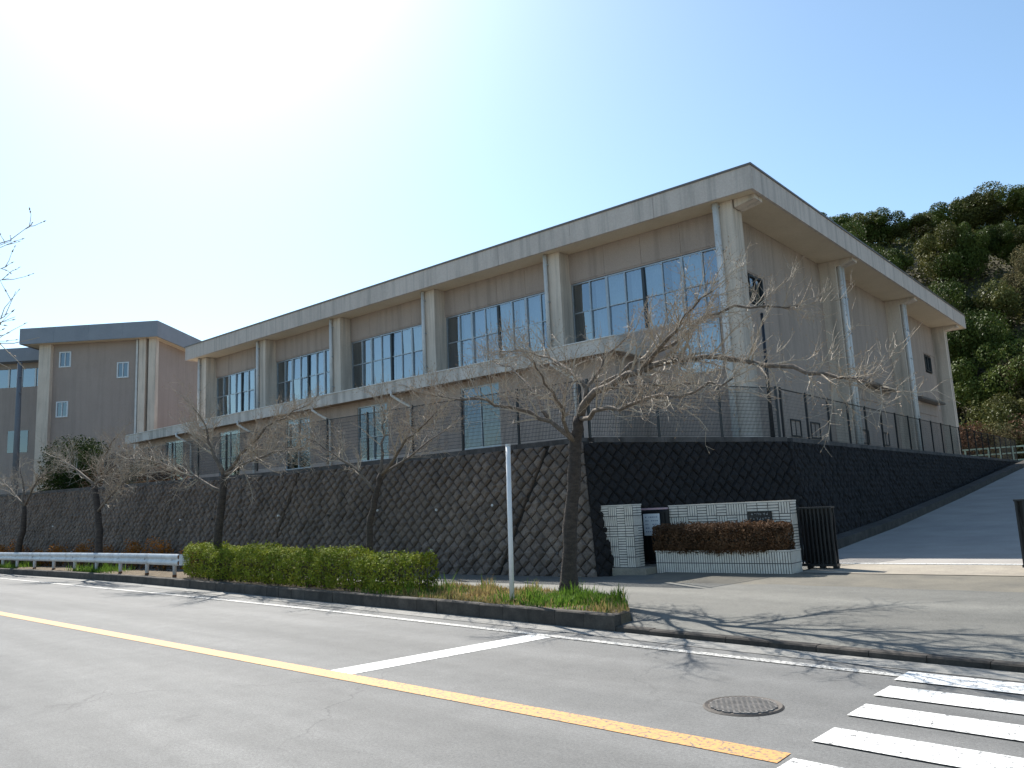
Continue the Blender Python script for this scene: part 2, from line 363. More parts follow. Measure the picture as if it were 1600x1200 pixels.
# ------------------------------------------------------------------ setting: ground, road, pavement
make('ground', MB().quad((-900, -700, -0.30), (900, -700, -0.30), (900, 1100, -0.30), (-900, 1100, -0.30)), 'ground', kind='structure')
road = make('road', MB().strip(XS, near_y, lambda x: kerb_y(x) + 0.02, lambda x, y: 0.0), 'asphalt', origin=(0, 0, 0), kind='structure')
make('gutter', MB().strip(XS, lambda x: kerb_y(x) - 0.42, kerb_y, lambda x, y: 0.006), 'gutter', origin=(0, 0, 0), kind='structure')
mb = MB(); mb.strip(XS, lambda x: near_y(x) - 14, lambda x: near_y(x) - 0.18, lambda x, y: 0.12)
make('near_pavement', mb, 'pavement', origin=(0, 0, 0), kind='structure')
mb = MB()
for i in range(len(XS) - 1):
    x0, x1 = XS[i], XS[i + 1]
    mb.add([(x0, near_y(x0) - 0.18, 0.13), (x1, near_y(x1) - 0.18, 0.13), (x1, near_y(x1), 0.13), (x0, near_y(x0), 0.13), (x1, near_y(x1), -0.05), (x0, near_y(x0), -0.05)],
           [(0, 1, 2, 3), (3, 2, 4, 5)])
make('near_kerb', mb, 'kerb', origin=(0, 0, 0), kind='structure')
# sidewalk: several rows so it can climb gently away from the kerb
mb = MB(); rows = [0.0, 0.25, 0.5, 0.75, 1.0]
def walk_back(x): return 15.75 if x < -10.4 else 18.45
for k in range(len(rows) - 1):
    mb.strip(XS, lambda x, k=k: kerb_y(x) + 0.14 + (max(walk_back(x), kerb_y(x) + 3) - kerb_y(x) - 0.14) * rows[k],
             lambda x, k=k: kerb_y(x) + 0.14 + (max(walk_back(x), kerb_y(x) + 3) - kerb_y(x) - 0.14) * rows[k + 1], lambda x, y: walk_z(y))
make('sidewalk', mb, 'pavement', origin=(0, 0, 0), kind='structure')
# entrance: washed gravel band, pale concrete band, gate track
ex = list(np.arange(-9.4, 20.1, 1.0))
ap = interp([(-9.4, 14.9), (-6, 14.9), (20, 13.9)])
make('entrance_paving', MB().strip(ex, lambda x: ap(x), lambda x: 16.6 - 0.012 * (x + 9), lambda x, y: walk_z(y) + 0.014), 'washed', origin=(0, 0, 0), kind='structure')
make('entrance_apron', MB().strip([x for x in ex if x > -6.5], lambda x: 16.62 - 0.012 * (x + 9), lambda x: 18.35, lambda x, y: walk_z(y) + 0.022), 'apron', origin=(0, 0, 0), kind='structure')
make('gate_track', MB().box(-7.2, 12, 18.36, 18.50, 0.18, 0.278), 'white_paint', origin=(0, 18.4, 0), kind='structure')
# ramp and the bank to its right
RY = [18.52, 20, 22.5, 25, 28.4, 33, 38.4, 43, 47.9, 54.3, 60, 63, 66, 72]
mb = MB()
for a, b in zip(RY[:-1], RY[1:]): mb.quad((-8.1, a, ramp_z(a)), (6, a, ramp_z(a)), (6, b, ramp_z(b)), (-8.1, b, ramp_z(b)))
make('ramp_road', mb, 'ramp', origin=(0, 18.5, 0), kind='structure')
mb = MB()
for a, b in zip(RY[:-1], RY[1:]): mb.quad((6, a, ramp_z(a) + 0.1), (90, a, ramp_z(a) + 0.6), (90, b, ramp_z(b) + 0.6), (6, b, ramp_z(b) + 0.1))
make('bank', mb, 'ground', origin=(6, 18.5, 0), kind='structure')
# raised school platform
PLAT = [(-51, 16.3), (-11.6, 16.3), (-9.05, 22.55), (-9.3, 46), (-9.3, 72), (100, 72), (100, 78), (-190, 78), (-190, 23), (-51, 23)]
make('platform_ground', MB().prism(PLAT, -0.2, 3.30), 'gravel', origin=(-30, 40, 0), kind='structure')

# kerb stones
def chain(x0, x1, step):
    out = []; x = x0
    while x < x1:
        s = (kerb_y(x + 0.3) - kerb_y(x - 0.3)) / 0.6; out.append((x, kerb_y(x), math.atan(s))); x += step / math.sqrt(1 + s * s)
    return out
kerb = bpy.data.objects.new('kerb', None); COL.objects.link(kerb); kerb['kind'] = 'structure'; kerb.location = (-7, 10, 0)
def kerb_mesh(h, w):
    b = MB(); L = 0.297; e = 0.018
    prof = [(0, -0.1), (0, h - e), (e, h), (w, h), (w, -0.1)]
    vs = [(sx * L, y, z) for sx in (-1, 1) for y, z in prof]
    b.add(vs, [tuple(range(5)), tuple(range(9, 4, -1))] + [(i, (i + 1) % 5 + 0, (i + 1) % 5 + 5, i + 5)[::-1] for i in range(5)])
    me = bpy.data.meshes.new('kerb_stone'); me.from_pydata(b.v, [], b.f); me.update(); return me
kh, kl = kerb_mesh(0.235, 0.15), kerb_mesh(0.078, 0.15)
rk = random.Random(5)
for (x, y, a) in chain(-62, 9, 0.602):
    o = link_mesh('kerb_stone', kh if x < -6.75 else kl, 'kerb', kerb, (x, y + rk.uniform(-0.006, 0.006), rk.uniform(-0.006, 0.004)))
    o.rotation_euler = (0, 0, a + rk.uniform(-0.006, 0.006))
# raised planting bed behind the kerb
def bed_back(x): return kerb_y(x) + interp([(-60, 1.7), (-30, 1.55), (-20, 1.8), (-12, 2.05), (-8.5, 2.15), (-7.2, 1.3), (-6.62, 0.5)])(x)
bx = list(np.concatenate([np.arange(-60, -10, 1.0), np.arange(-10, -6.6, 0.3)])) + [-6.62]
rb = random.Random(8); mb = MB()
bump = {}
def bed_z(x, y):
    k = (round(x, 2), round(y, 2))
    if k not in bump: bump[k] = 0.205 + rb.uniform(-0.015, 0.03)
    return bump[k]
for k in range(4):
    mb.strip(bx, lambda x, k=k: kerb_y(x) + 0.15 + (bed_back(x) - kerb_y(x) - 0.15) * k / 4, lambda x, k=k: kerb_y(x) + 0.15 + (bed_back(x) - kerb_y(x) - 0.15) * (k + 1) / 4, bed_z)
mb.strip(bx, bed_back, lambda x: bed_back(x) + 0.07, lambda x, y: 0.20 if abs(y - bed_back(x)) < 0.01 else 0.05)
mb.quad((-6.62, kerb_y(-6.62) + 0.15, 0.205), (-6.62, bed_back(-6.62), 0.205), (-6.58, bed_back(-6.62), 0.02), (-6.58, kerb_y(-6.62) + 0.15, 0.02))
make('planting_bed', mb, 'soil', origin=(-20, 12, 0), kind='structure')
# painted lines: parts of the road
def line_strip(name, fy, x0, x1, w, z, mat):
    xs = list(np.linspace(x0, x1, max(2, int((x1 - x0) / 0.8))))
    make(name, MB().strip(xs, lambda x: fy(x) - w / 2, lambda x: fy(x) + w / 2, lambda x, y: z), mat, road)
line_strip('yellow_centre_line', yellow_y, -150, -2.42, 0.25, 0.005, 'yellow_paint')
line_strip('white_edge_line', edge_y, -150, -2.2, 0.14, 0.008, 'edge_paint')
make('stop_line', MB().quad((-8.14, 6.14, 0.004), (-7.70, 6.10, 0.004), (-7.12, 9.20, 0.004), (-7.56, 9.24, 0.004)), 'white_paint', road)
for i, y in enumerate((8.66, 7.95, 7.18, 6.34, 5.46, 4.56, 3.66)):
    x0 = -2.44 + 0.015 * i; x1 = 2.2; w = 0.215; s = -0.10
    make('crosswalk_stripe', MB().quad((x0, y - w, 0.0115), (x1, y - w + s * (x1 - x0), 0.0115), (x1, y + w + s * (x1 - x0), 0.0115), (x0 + 0.02, y + w, 0.0115)), 'white_paint', road)

# manhole cover
mh = thing('manhole_cover', (-3.26, 6.86, 0), 'round cast iron manhole cover set in the asphalt lane', 'manhole')
mb = MB(); n = 40
def ring(mb, r0, r1, z0, z1, n=40, c=(-3.26, 6.86)):
    vs = []
    for j in range(n):
        t = 2 * math.pi * j / n
        for r, z in ((r0, z0), (r1, z1)): vs.append((c[0] + r * math.cos(t), c[1] + r * math.sin(t), z))
    mb.add(vs, [(2 * j, 2 * j + 1, 2 * ((j + 1) % n) + 1, 2 * ((j + 1) % n)) for j in range(n)])
ring(mb, 0.0, 0.30, 0.006, 0.006); ring(mb, 0.30, 0.33, 0.006, 0.016); ring(mb, 0.33, 0.345, 0.016, 0.003)
make('cover_plate', mb, 'iron', mh)
for i in range(-6, 7):
    d = i * 0.045; h = math.sqrt(max(0, 0.285 ** 2 - d * d))
    c, s = math.cos(0.5), math.sin(0.5)
    for (ux, uy, vx, vy) in ((c, s, -s, c), (-s, c, c, s)):
        mb = MB(); mb.obox((-3.26 + vx * d, 6.86 + vy * d, 0.011), (ux * h, uy * h, 0), (vx * 0.009, vy * 0.009, 0), (0, 0, 0.006))
        make('rib', mb, 'rib', mh)

# ------------------------------------------------------------------ retaining wall of diamond-laid blocks
def wall_top(x): return 3.35 + max(0, (-24 - x)) * 0.017
rw = thing('retaining_wall', (-10.75, 15.61, 0), 'tall sloping retaining wall of dark diamond-laid blocks beside the sidewalk', 'retaining wall')
class Face:
    def __init__(s, p0, p1, batter, mat):
        s.p0 = Vector((p0[0], p0[1], 0)); d = Vector((p1[0] - p0[0], p1[1] - p0[1], 0)); s.L = d.length; s.u = d / s.L
        s.n = Vector((s.u.y, -s.u.x, 0)); s.b = batter; s.mat = mat
        s.out = (s.n + Vector((0, 0, batter))).normalized()
    def P(s, u, v, d=0.0): return s.p0 + s.u * u + Vector((0, 0, v)) - s.n * (s.b * v) + s.out * d
FACES = []
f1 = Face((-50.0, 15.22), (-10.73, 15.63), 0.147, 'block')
f2 = Face((-10.73, 15.63), (-8.02, 22.24), 0.200, 'shade_block')
f3 = Face((-8.02, 22.24), (-8.30, 66.0), 0.19, 'shade_block')
# corner leans: find u at the top where neighbouring faces meet
def meet(fa, fb, z, fixed_end):
    # intersection in plan of the two faces at height z
    a0 = fa.P(0, z); b0 = fb.P(0, z); d = b0 - a0
    det = fa.u.x * (-fb.u.y) - fa.u.y * (-fb.u.x)
    t = (d.x * (-fb.u.y) - d.y * (-fb.u.x)) / det
    q = a0 + fa.u * t; return t, (q - b0).dot(fb.u)
ZT = 3.35
e12a, e12b = zip(*[meet(f1, f2, z, 0) for z in (0, ZT)])
e23a, e23b = zip(*[meet(f2, f3, z, 0) for z in (0, ZT)])
def lin(e): return lambda v: e[0] + (e[1] - e[0]) * v / ZT
r1, l2, r2, l3 = lin(e12a), lin(e12b), lin(e23a), lin(e23b)
blocks = []
def lay(face, left, right, top, joints, size, seed, bottom=lambda u: 0.02):
    rg = random.Random(seed); h = size / 2
    bounds = [left] + [(lambda v, j=j: j[0] + (j[1] - j[0]) * v / ZT) for j in joints] + [right]
    for bi in range(len(bounds) - 1):
        lo, hi = bounds[bi], bounds[bi + 1]
        gap0 = 0.05 if bi > 0 else 0.0; gap1 = 0.05 if bi < len(bounds) - 2 else 0.0
        umin = min(lo(0), lo(ZT)) - 1; umax = max(hi(0), hi(ZT)) + 1
        for i in range(int(umin / h) - 1, int(umax / h) + 2):
            for j in range(0, int(4.4 / h) + 1):
                if (i + j) % 2: continue
                cu, cv = i * h, j * h
                qa, qb = h * 0.975, h * 0.90      # rising (/) joints are wider than falling ones
                cu_, cv_ = cu - h * 0.03 + rg.uniform(-.008, .008), cv + h * 0.03 + rg.uniform(-.008, .008)
                ob = h * 0.13 * (1 if ((i + j) // 2) % 2 else -1); cu_ += ob / 2; cv_ -= ob / 2      # staggered, so the rising joints break into short strokes
                poly = [(cu_ + (sa * qa + sb * qb) / 2, cv_ + (sa * qa - sb * qb) / 2) for sa, sb in ((-1, -1), (-1, 1), (1, 1), (1, -1))]
                # half planes: v>=bottom, v<=top, right of lo, left of hi
                poly = clip(poly, 0, 1, -bottom(cu))
                if poly: poly = clip(poly, 0, -1, top(cu))
                if poly: k = (lo(ZT) - lo(0)) / ZT; poly = clip(poly, 1, -k, -lo(0) - gap0)
                if poly: k = (hi(ZT) - hi(0)) / ZT; poly = clip(poly, -1, k, hi(0) - gap1)
                if len(poly) < 3 or poly_area(poly) < 0.006: continue
                blocks.append((face, poly, cu, cv, rg.random()))
def block_mesh(mb, face, poly, cu, cv, rnd):
    rg = random.Random(int(rnd * 1e9)); n = len(poly)
    mx = sum(p[0] for p in poly) / n; my = sum(p[1] for p in poly) / n
    proud = (0.095 if face.mat == 'block' else 0.06) + rg.uniform(-0.02, 0.025)
    base = [face.P(p[0], p[1], -0.01) for p in poly]
    mid = [face.P(mx + (p[0] - mx) * 0.97, my + (p[1] - my) * 0.97, proud * 0.55) for p in poly]
    top = [face.P(mx + (p[0] - mx) * 0.66, my + (p[1] - my) * 0.66, proud + rg.uniform(-0.022, 0.022)) for p in poly]
    c = face.P(mx + rg.uniform(-0.03, 0.03), my + rg.uniform(-0.03, 0.03), proud + rg.uniform(0.0, 0.025))
    V = base + mid + top + [c]
    F = [(i, (i + 1) % n, n + (i + 1) % n, n + i) for i in range(n)] + [(n + i, n + (i + 1) % n, 2 * n + (i + 1) % n, 2 * n + i) for i in range(n)]
    F += [(2 * n + i, 2 * n + (i + 1) % n, 3 * n) for i in range(n)]
    mb.add(V, F)
top1 = lambda u: wall_top(f1.p0.x + u) - 0.03
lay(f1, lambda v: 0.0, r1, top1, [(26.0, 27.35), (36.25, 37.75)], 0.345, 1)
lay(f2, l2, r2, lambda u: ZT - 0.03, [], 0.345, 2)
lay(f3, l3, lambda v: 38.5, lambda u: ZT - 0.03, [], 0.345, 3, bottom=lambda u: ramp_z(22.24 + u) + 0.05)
def vis(b):
    p = b[0].P(b[2], b[3]); d = (p - Vector((0, 0, 1.8))).length
    return (d if b[0] is f1 else d + 60)
blocks.sort(key=vis)
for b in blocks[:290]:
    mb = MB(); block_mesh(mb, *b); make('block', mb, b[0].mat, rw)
for mat in ('block', 'shade_block'):
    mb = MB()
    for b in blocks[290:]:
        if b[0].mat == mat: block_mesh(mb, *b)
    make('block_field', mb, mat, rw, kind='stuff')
# backing body with recessed joints
mb = MB()
def facequad(face, ua0, ub0, ua1, ub1, z0, z1, d): mb.quad(face.P(ua0, z0, d), face.P(ub0, z0, d), face.P(ub1, z1, d), face.P(ua1, z1, d))
facequad(f1, 0, r1(-0.1), 0, r1(ZT), -0.1, ZT, 0); facequad(f2, l2(-0.1), r2(-0.1), l2(ZT), r2(ZT), -0.1, ZT, 0); facequad(f3, l3(-0.1), 43.7, l3(ZT), 43.7, -0.1, ZT, 0)
a, b = f1.P(0, ZT), f1.P(26.2, ZT)
mb.quad(a, b, b + Vector((0, 0, 0.01)), a + Vector((0, 0, wall_top(-50) - ZT)))
mb.quad(f1.P(0, 0), f1.P(0, ZT + 0.45), f1.P(0, ZT + 0.45) + Vector((0, 3, 0)), f1.P(0, 0) + Vector((0, 3, 0)))
make('backing', mb, 'joint', rw, origin=(-10.75, 15.61, 0))
rwh = random.Random(44)
for u in np.arange(1.5, 38.5, 2.3):
    for v in (0.7, 1.9):
        q = f1.P(u + rwh.uniform(-.3, .3), v + rwh.uniform(-.1, .1), 0.02)
        make('weep_pipe', MB().tube([q, q + f1.out * 0.125], 0.035, 8), 'pipe' if rwh.random() < .3 else 'coping', rw)
# coping
def coping_run(pts, w=0.36, h=0.13):
    for (p, q, inn) in pts:
        p, q, inn = Vector(p), Vector(q), Vector(inn)
        m = (p + q) / 2 + inn * (w / 2 - 0.06) + Vector((0, 0, h / 2 - 0.03)); d = q - p
        mb = MB().obox(m, d / 2, inn * (w / 2), (0, 0, h / 2)); make('coping', mb, 'coping', rw)
cp = []
us = np.linspace(0, r1(ZT), 20)
for a, b in zip(us[:-1], us[1:]):
    A, B = f1.P(a, ZT), f1.P(b, ZT); A.z = wall_top(A.x); B.z = wall_top(B.x); cp.append((A, B - f1.u * 0.012, -f1.n))
us = np.linspace(l2(ZT) + 0.3, r2(ZT), 4)
for a, b in zip(us[:-1], us[1:]): cp.append((f2.P(a, ZT), f2.P(b - 0.012, ZT), -f2.n))
us = np.linspace(l3(ZT) + 0.36, 43.7, 21)
for a, b in zip(us[:-1], us[1:]): cp.append((f3.P(a, ZT), f3.P(b - 0.012, ZT), -f3.n))
coping_run(cp)
# ramp kerb at the foot of the dark wall
rkb = bpy.data.objects.new('ramp_kerb', None); COL.objects.link(rkb); rkb['kind'] = 'structure'; rkb.location = (-7.6, 19, 0.2)
ys = list(np.arange(19.0, 64, 1.5))
for a, b in zip(ys[:-1], ys[1:]):
    xa = -7.35 - (0.2 if a > 22 else (a - 19) / 3 * 0.2); xb = -7.35 - (0.2 if b > 22 else (b - 19) / 3 * 0.2)
    za, zb = ramp_z(a), ramp_z(b); b2 = b - 0.015
    mb = MB(); mb.add([(xa - 0.5, a, za - 0.2), (xa, a, za - 0.2), (xb, b2, zb - 0.2), (xb - 0.5, b2, zb - 0.2), (xa - 0.5, a, za + 0.24), (xa - 0.03, a, za + 0.24), (xb - 0.03, b2, zb + 0.24), (xb - 0.5, b2, zb + 0.24)],
                      [(3, 2, 1, 0), (4, 5, 6, 7), (0, 1, 5, 4), (1, 2, 6, 5), (2, 3, 7, 6), (3, 0, 4, 7)])
    make('kerb_stone', mb, 'kerb', rkb)

# ------------------------------------------------------------------ mesh fence on the wall
fence = thing('mesh_fence', (-11.24, 16.3, 3.4), 'black wire mesh fence with slim posts along the top of the retaining wall', 'fence')
def fence_run(P, Q, zP, zQ, step, H=1.42, wn_=42, wr=0.0068):
    P, Q = Vector((P[0], P[1], 0)), Vector((Q[0], Q[1], 0)); L = (Q - P).length; n = max(1, round(L / step)); u = (Q - P) / L
    for i in range(n + 1):
        p = P + u * (L * i / n); z = zP + (zQ - zP) * i / n
        if i < n or True:
            make('post', MB().obox((p.x, p.y, z + H / 2 + 0.02), u * 0.028, u.cross(Vector((0, 0, 1))) * 0.028, (0, 0, H / 2 + 0.04)), 'black_metal', fence)
        if i == n: break
        p2 = P + u * (L * (i + 1) / n); z2 = zP + (zQ - zP) * (i + 1) / n; mb = MB()
        A = Vector((p.x, p.y, z + 0.06)) + u * 0.04; B = Vector((p2.x, p2.y, z2 + 0.06)) - u * 0.04
        for k in range(1, wn_):
            q = A + (B - A) * (k / wn_); mb.tube([q, q + Vector((0, 0, H - 0.06))], wr, 3, False)
        for hz, rr in [(0.0, 0.008), (H - 0.05, 0.018)] + [(0.1 * q_, wr * 0.9) for q_ in range(1, 13)]:
            mb.tube([A + Vector((0, 0, hz)), B + Vector((0, 0, hz))], rr, 4, False)
        make('mesh_panel', mb, 'black_metal', fence)
t0 = f1.P(r1(ZT), ZT); t1 = f2.P(r2(ZT), ZT)
i1 = -f1.n * 0.12; i2 = -f2.n * 0.12; i3 = -f3.n * 0.12
fence_run((-37.5, f1.P(12.5, ZT).y + 0.12), (t0.x - 0.10, t0.y + 0.14), wall_top(-37.5) + 0.1, 3.45, 2.0)
fence_run((t0.x + 0.02, t0.y + 0.3), (t1.x - 0.15, t1.y - 0.05), 3.45, 3.45, 2.0)
e3 = f3.P(43.0, ZT)
fence_run((t1.x - 0.14, t1.y + 0.25), (e3.x - 0.12, e3.y), 3.45, 3.45, 2.0, 1.42, 18, 0.0035)

# ------------------------------------------------------------------ gymnasium
gym = thing('gymnasium', (-11.8, 26.7, 3.3), 'long taupe two-storey gymnasium with deep flat eaves and tall window bays', 'building')
COLX = [-11.88, -19.56, -26.96, -34.05, -41.0, -47.66]; CW = 0.76; YF = 26.0; YW = 26.72; ZF = 12.27; ZR = 13.16; ZG = 3.3
XE = -47.66; WX = -11.82; YB = 58.2
# walls
mb = MB()
for i in range(5):
    xr = COLX[i]; xl = COLX[i + 1] + CW
    mb.box(xl, xr, YW, YW + 0.22, 10.98, ZF)
    if i: mb.box(xl, xr, YW, YW + 0.22, 6.4, 8.42)
    else:
        mb.box(xl, -14.1, YW, YW + 0.22, 6.4, 8.42); mb.box(-12.3, xr, YW, YW + 0.22, 6.4, 8.42); mb.box(-14.1, -12.3, YW, YW + 0.22, 8.3, 8.42)
make('upper_wall', mb, 'wall', gym)
for i in range(5):      # wide siding boards above the windows
    xr = COLX[i]; xl = COLX[i + 1] + CW; nb = 4
    for k in range(nb):
        a = xl + (xr - xl) * k / nb; b = xl + (xr - xl) * (k + 1) / nb
        make('panel', MB().box(a + 0.006, b - 0.006, YW - 0.025, YW + 0.01, 11.05, ZF - 0.01), 'wall', gym)
make('lower_wall', MB().box(-15.9, -11.9, YW, YW + 0.25, ZG, 6.4), 'wall', gym)
mb = MB(); mb.box(XE + 0.2, WX - 0.3, YW + 1.3, YB - 0.3, ZG, ZF - 0.05)
make('inner_hall', mb, 'interior', gym)
# side wall (facing the ramp)
SY = [26.0, 36.6, 47.1, 57.6]
mb = MB(); mb.box(WX - 0.25, WX, YW + 0.05, YB, ZG, 9.05); mb.box(WX - 0.25, WX, YW + 0.05, YB, 10.25, ZF)
for a, b in ((YW + 0.05, 28.45), (29.85, 54.8), (56.5, YB)): mb.box(WX - 0.25, WX, a, b, 9.05, 10.25)
make('side_wall', mb, 'wall_side', gym)
for i in range(3):      # ribbed siding boards
    y0 = SY[i] + CW; y1 = SY[i + 1]; nb = 9
    for k in range(nb):
        a = y0 + (y1 - y0) * k / nb; b = y0 + (y1 - y0) * (k + 1) / nb
        if (b > 28.3 and a < 30.0) or (b > 54.6 and a < 56.7):
            make('siding_board', MB().box(WX - 0.01, WX + 0.022, a + 0.008, b - 0.008, 10.3, ZF - 0.01), 'wall_side', gym)
            make('siding_board', MB().box(WX - 0.01, WX + 0.022, a + 0.008, b - 0.008, ZG, 9.0), 'wall_side', gym)
        else:
            make('siding_board', MB().box(WX - 0.01, WX + 0.022, a + 0.008, b - 0.008, ZG, ZF - 0.01), 'wall_side', gym)
make('end_wall', MB().box(XE + 0.1, XE + 0.3, YW, YB, ZG, ZF), 'wall_side', gym)
make('back_wall', MB().box(XE + 0.3, WX - 0.25, YB - 0.25, YB, ZG, ZF), 'wall_side', gym)
# columns
for i, x in enumerate(COLX):
    make('column', MB().box(x, x + CW, YF, YW + 0.15 if i else YF + CW, ZG, ZF - 0.01), 'column', gym)
for y in SY[1:]:
    make('column', MB().box(WX - 0.05, -11.07, y, y + CW, ZG, ZF - 0.01), 'column', gym)
# side beams carrying the eave
for y in SY:
    mb = MB(); y0, y1 = y + 0.04, y + CW - 0.04
    mb.add([(-11.07, y0, ZF - 0.30), (-10.3, y0, ZF - 0.16), (-10.3, y0, ZF - 0.005), (-11.07, y0, ZF - 0.005), (-11.07, y1, ZF - 0.30), (-10.3, y1, ZF - 0.16), (-10.3, y1, ZF - 0.005), (-11.07, y1, ZF - 0.005)],
           [(0, 1, 2, 3), (7, 6, 5, 4), (0, 4, 5, 1), (1, 5, 6, 2), (2, 6, 7, 3), (3, 7, 4, 0)])
    make('eave_beam', mb, 'column', gym)
# roof
RX0, RX1, RY0, RY1 = -48.55, -10.12, 25.47, 59.7
roof = make('roof', MB().box(RX0 + 0.12, RX1 - 0.12, RY0 + 0.12, RY1 - 0.12, ZF + 0.05, ZR - 0.12), 'rooftop', gym)
make('soffit', MB().box(RX0 + 0.1, RX1 - 0.1, RY0 + 0.1, RY1 - 0.1, ZF, ZF + 0.045), 'soffit', roof)
def fascia(a, b, fixed, along, thick, out):
    n = round(abs(b - a) / 3.7); st = (b - a) / n
    for k in range(n):
        p, q = a + st * k + 0.006, a + st * (k + 1) - 0.006
        lo, hi = min(p, q), max(p, q)
        f0, f1_ = (fixed, fixed + thick) if out < 0 else (fixed - thick, fixed)
        mb = MB().box(lo, hi, f0, f1_, ZF - 0.03, ZR - 0.07) if along == 'x' else MB().box(f0, f1_, lo, hi, ZF - 0.03, ZR - 0.07)
        make('fascia_panel', mb, 'fascia', roof)
fascia(RX0, RX1, RY0, 'x', 0.1, -1); fascia(RY0 + 0.1, RY1, RX1, 'y', 0.1, 1)
fascia(RY0 + 0.1, RY1, RX0, 'y', 0.1, -1); fascia(RX0 + 0.1, RX1 - 0.1, RY1, 'x', 0.1, 1)
mb = MB(); t = 0.04
mb.box(RX0 - t, RX1 + t, RY0 - t, RY0 + 0.16, ZR - 0.07, ZR); mb.box(RX0 - t, RX1 + t, RY1 - 0.16, RY1 + t, ZR - 0.07, ZR)
mb.box(RX1 - 0.16, RX1 + t, RY0 + 0.16, RY1 - 0.16, ZR - 0.07, ZR); mb.box(RX0 - t, RX0 + 0.16, RY0 + 0.16, RY1 - 0.16, ZR - 0.07, ZR)
make('roof_edge_cap', mb, 'cap', roof)
# window bays
def window_bay(xl, xr, z0, z1, y, npan, parent, rows=2, dark_first=True, rail=0.5, cur=True, thick=0.055, seed=0, glass='glass'):
    rg = random.Random(seed)
    fr = MB(); d0, d1 = y, y + 0.09
    fr.box(xl, xr, d0 - 0.02, d1, z0 - 0.06, z0); fr.box(xl, xr, d0, d1, z1 - 0.05, z1)
    fr.box(xl, xl + 0.06, d0, d1, z0, z1 - 0.05); fr.box(xr - 0.06, xr, d0, d1, z0, z1 - 0.05)
    w = make('window', fr, 'frame', parent)
    st = (xr - xl - 0.12) / npan; zs = [z0 + (z1 - 0.05 - z0) * k for k in ([0, rail, 1] if rows == 2 else [0, 1])]
    for k in range(1, npan):
        x = xl + 0.06 + st * k; h = thick / 2 if k % 2 else thick
        make('mullion', MB().box(x - h, x + h, d0 - (0.0 if k % 2 else 0.03), d1, z0, z1 - 0.05), 'dark_frame' if k % 4 == 0 else 'frame', w)
    for r in range(len(zs) - 1):
        for k in range(npan):
            a = xl + 0.06 + st * k + 0.035; b = a + st - 0.07
            if r: make('transom', MB().box(a - 0.005, b + 0.005, d0 + 0.005, d1 - 0.005, zs[r] - 0.022, zs[r] + 0.022), 'frame', w)
            yy = d0 + 0.045 + (0.012 if k % 2 else 0) + rg.uniform(-0.002, 0.002); tl = rg.uniform(-0.012, 0.012); t2 = rg.uniform(-0.03, 0.03)
            zz0, zz1 = zs[r] + (0.022 if r else 0), zs[r + 1] - (0.022 if r < len(zs) - 2 else 0)
            pm = MB(); pm.add([(a, yy + tl, zz0), (b, yy - tl, zz0), (b, yy - tl + t2, zz1), (a, yy + tl + t2, zz1)], [(0, 1, 2, 3)])
            make('pane', pm, glass, w)
    if cur:
        k = 1 if dark_first else 0
        while k < npan:
            span = rg.choice((2, 2, 3)); a = xl + 0.06 + st * k + rg.uniform(0.0, 0.25); b = min(xr - 0.08, xl + 0.06 + st * (k + span) - rg.uniform(0.0, 0.2))
            if b - a > 0.3:
                cm = MB(); nn = int((b - a) / 0.045) + 2; ph = rg.uniform(0, 6)
                pts = [(a + (b - a) * i / (nn - 1), y + 0.32 + 0.045 * math.sin(i * 1.15 + ph) + 0.02 * math.sin(i * 0.37 + ph)) for i in range(nn)]
                cm.add([(p[0], p[1], z0 - 0.1) for p in pts] + [(p[0], p[1], z1) for p in pts], [(i, i + 1, nn + i + 1, nn + i) for i in range(nn - 1)])
                make('curtain', cm, 'curtain', w, smooth=True)
            k += span
    return w
for i in range(5):
    xr = COLX[i]; xl = COLX[i + 1] + CW
    window_bay(xl + 0.02, xr - 0.02, 8.48, 10.96, YW + 0.03, 8, gym, seed=40 + i)
# window low on the right of the canopy
window_bay(-14.1, -12.3, 6.46, 8.3, YW - 0.04, 2, gym, rows=1, dark_first=False, seed=77)
# side windows and hoods
def side_window(y0, y1, z0, z1, x, parent, mat='dark_frame'):
    fr = MB(); fr.box(x - 0.12, x + 0.03, y0, y1, z0, z0 + 0.06); fr.box(x - 0.12, x + 0.03, y0, y1, z1 - 0.06, z1)
    fr.box(x - 0.12, x + 0.03, y0, y0 + 0.06, z0 + 0.06, z1 - 0.06); fr.box(x - 0.12, x + 0.03, y1 - 0.06, y1, z0 + 0.06, z1 - 0.06)
    w = make('window', fr, mat, parent); m = (y0 + y1) / 2
    make('mullion', MB().box(x - 0.1, x + 0.01, m - 0.03, m + 0.03, z0 + 0.06, z1 - 0.06), mat, w)
    for a, b in ((y0 + 0.06, m - 0.03), (m + 0.03, y1 - 0.06)):
        make('pane', MB().quad((x - 0.05, a, z0 + 0.06), (x - 0.05, b, z0 + 0.06), (x - 0.05, b, z1 - 0.06), (x - 0.05, a, z1 - 0.06)), 'blue_glass', w)
side_window(28.5, 29.8, 9.10, 10.2, WX, gym); side_window(54.85, 56.45, 9.15, 10.15, WX, gym)
for y0, y1 in ((38.8, 45.9), (50.4, 56.4)):
    hd = make('hood', MB().box(WX + 0.022, WX + 0.55, y0, y1, 7.02, 7.14), 'cap', gym)
    make('vent_band', MB().box(WX + 0.022, WX + 0.06, y0 + 0.2, y1 - 0.2, 6.3, 6.98), 'wall_side', hd)
for y0 in (31.2, 33.4, 40.2, 43.6):
    side_window(y0, y0 + 1.1, 4.1, 4.8, WX + 0.03, gym)
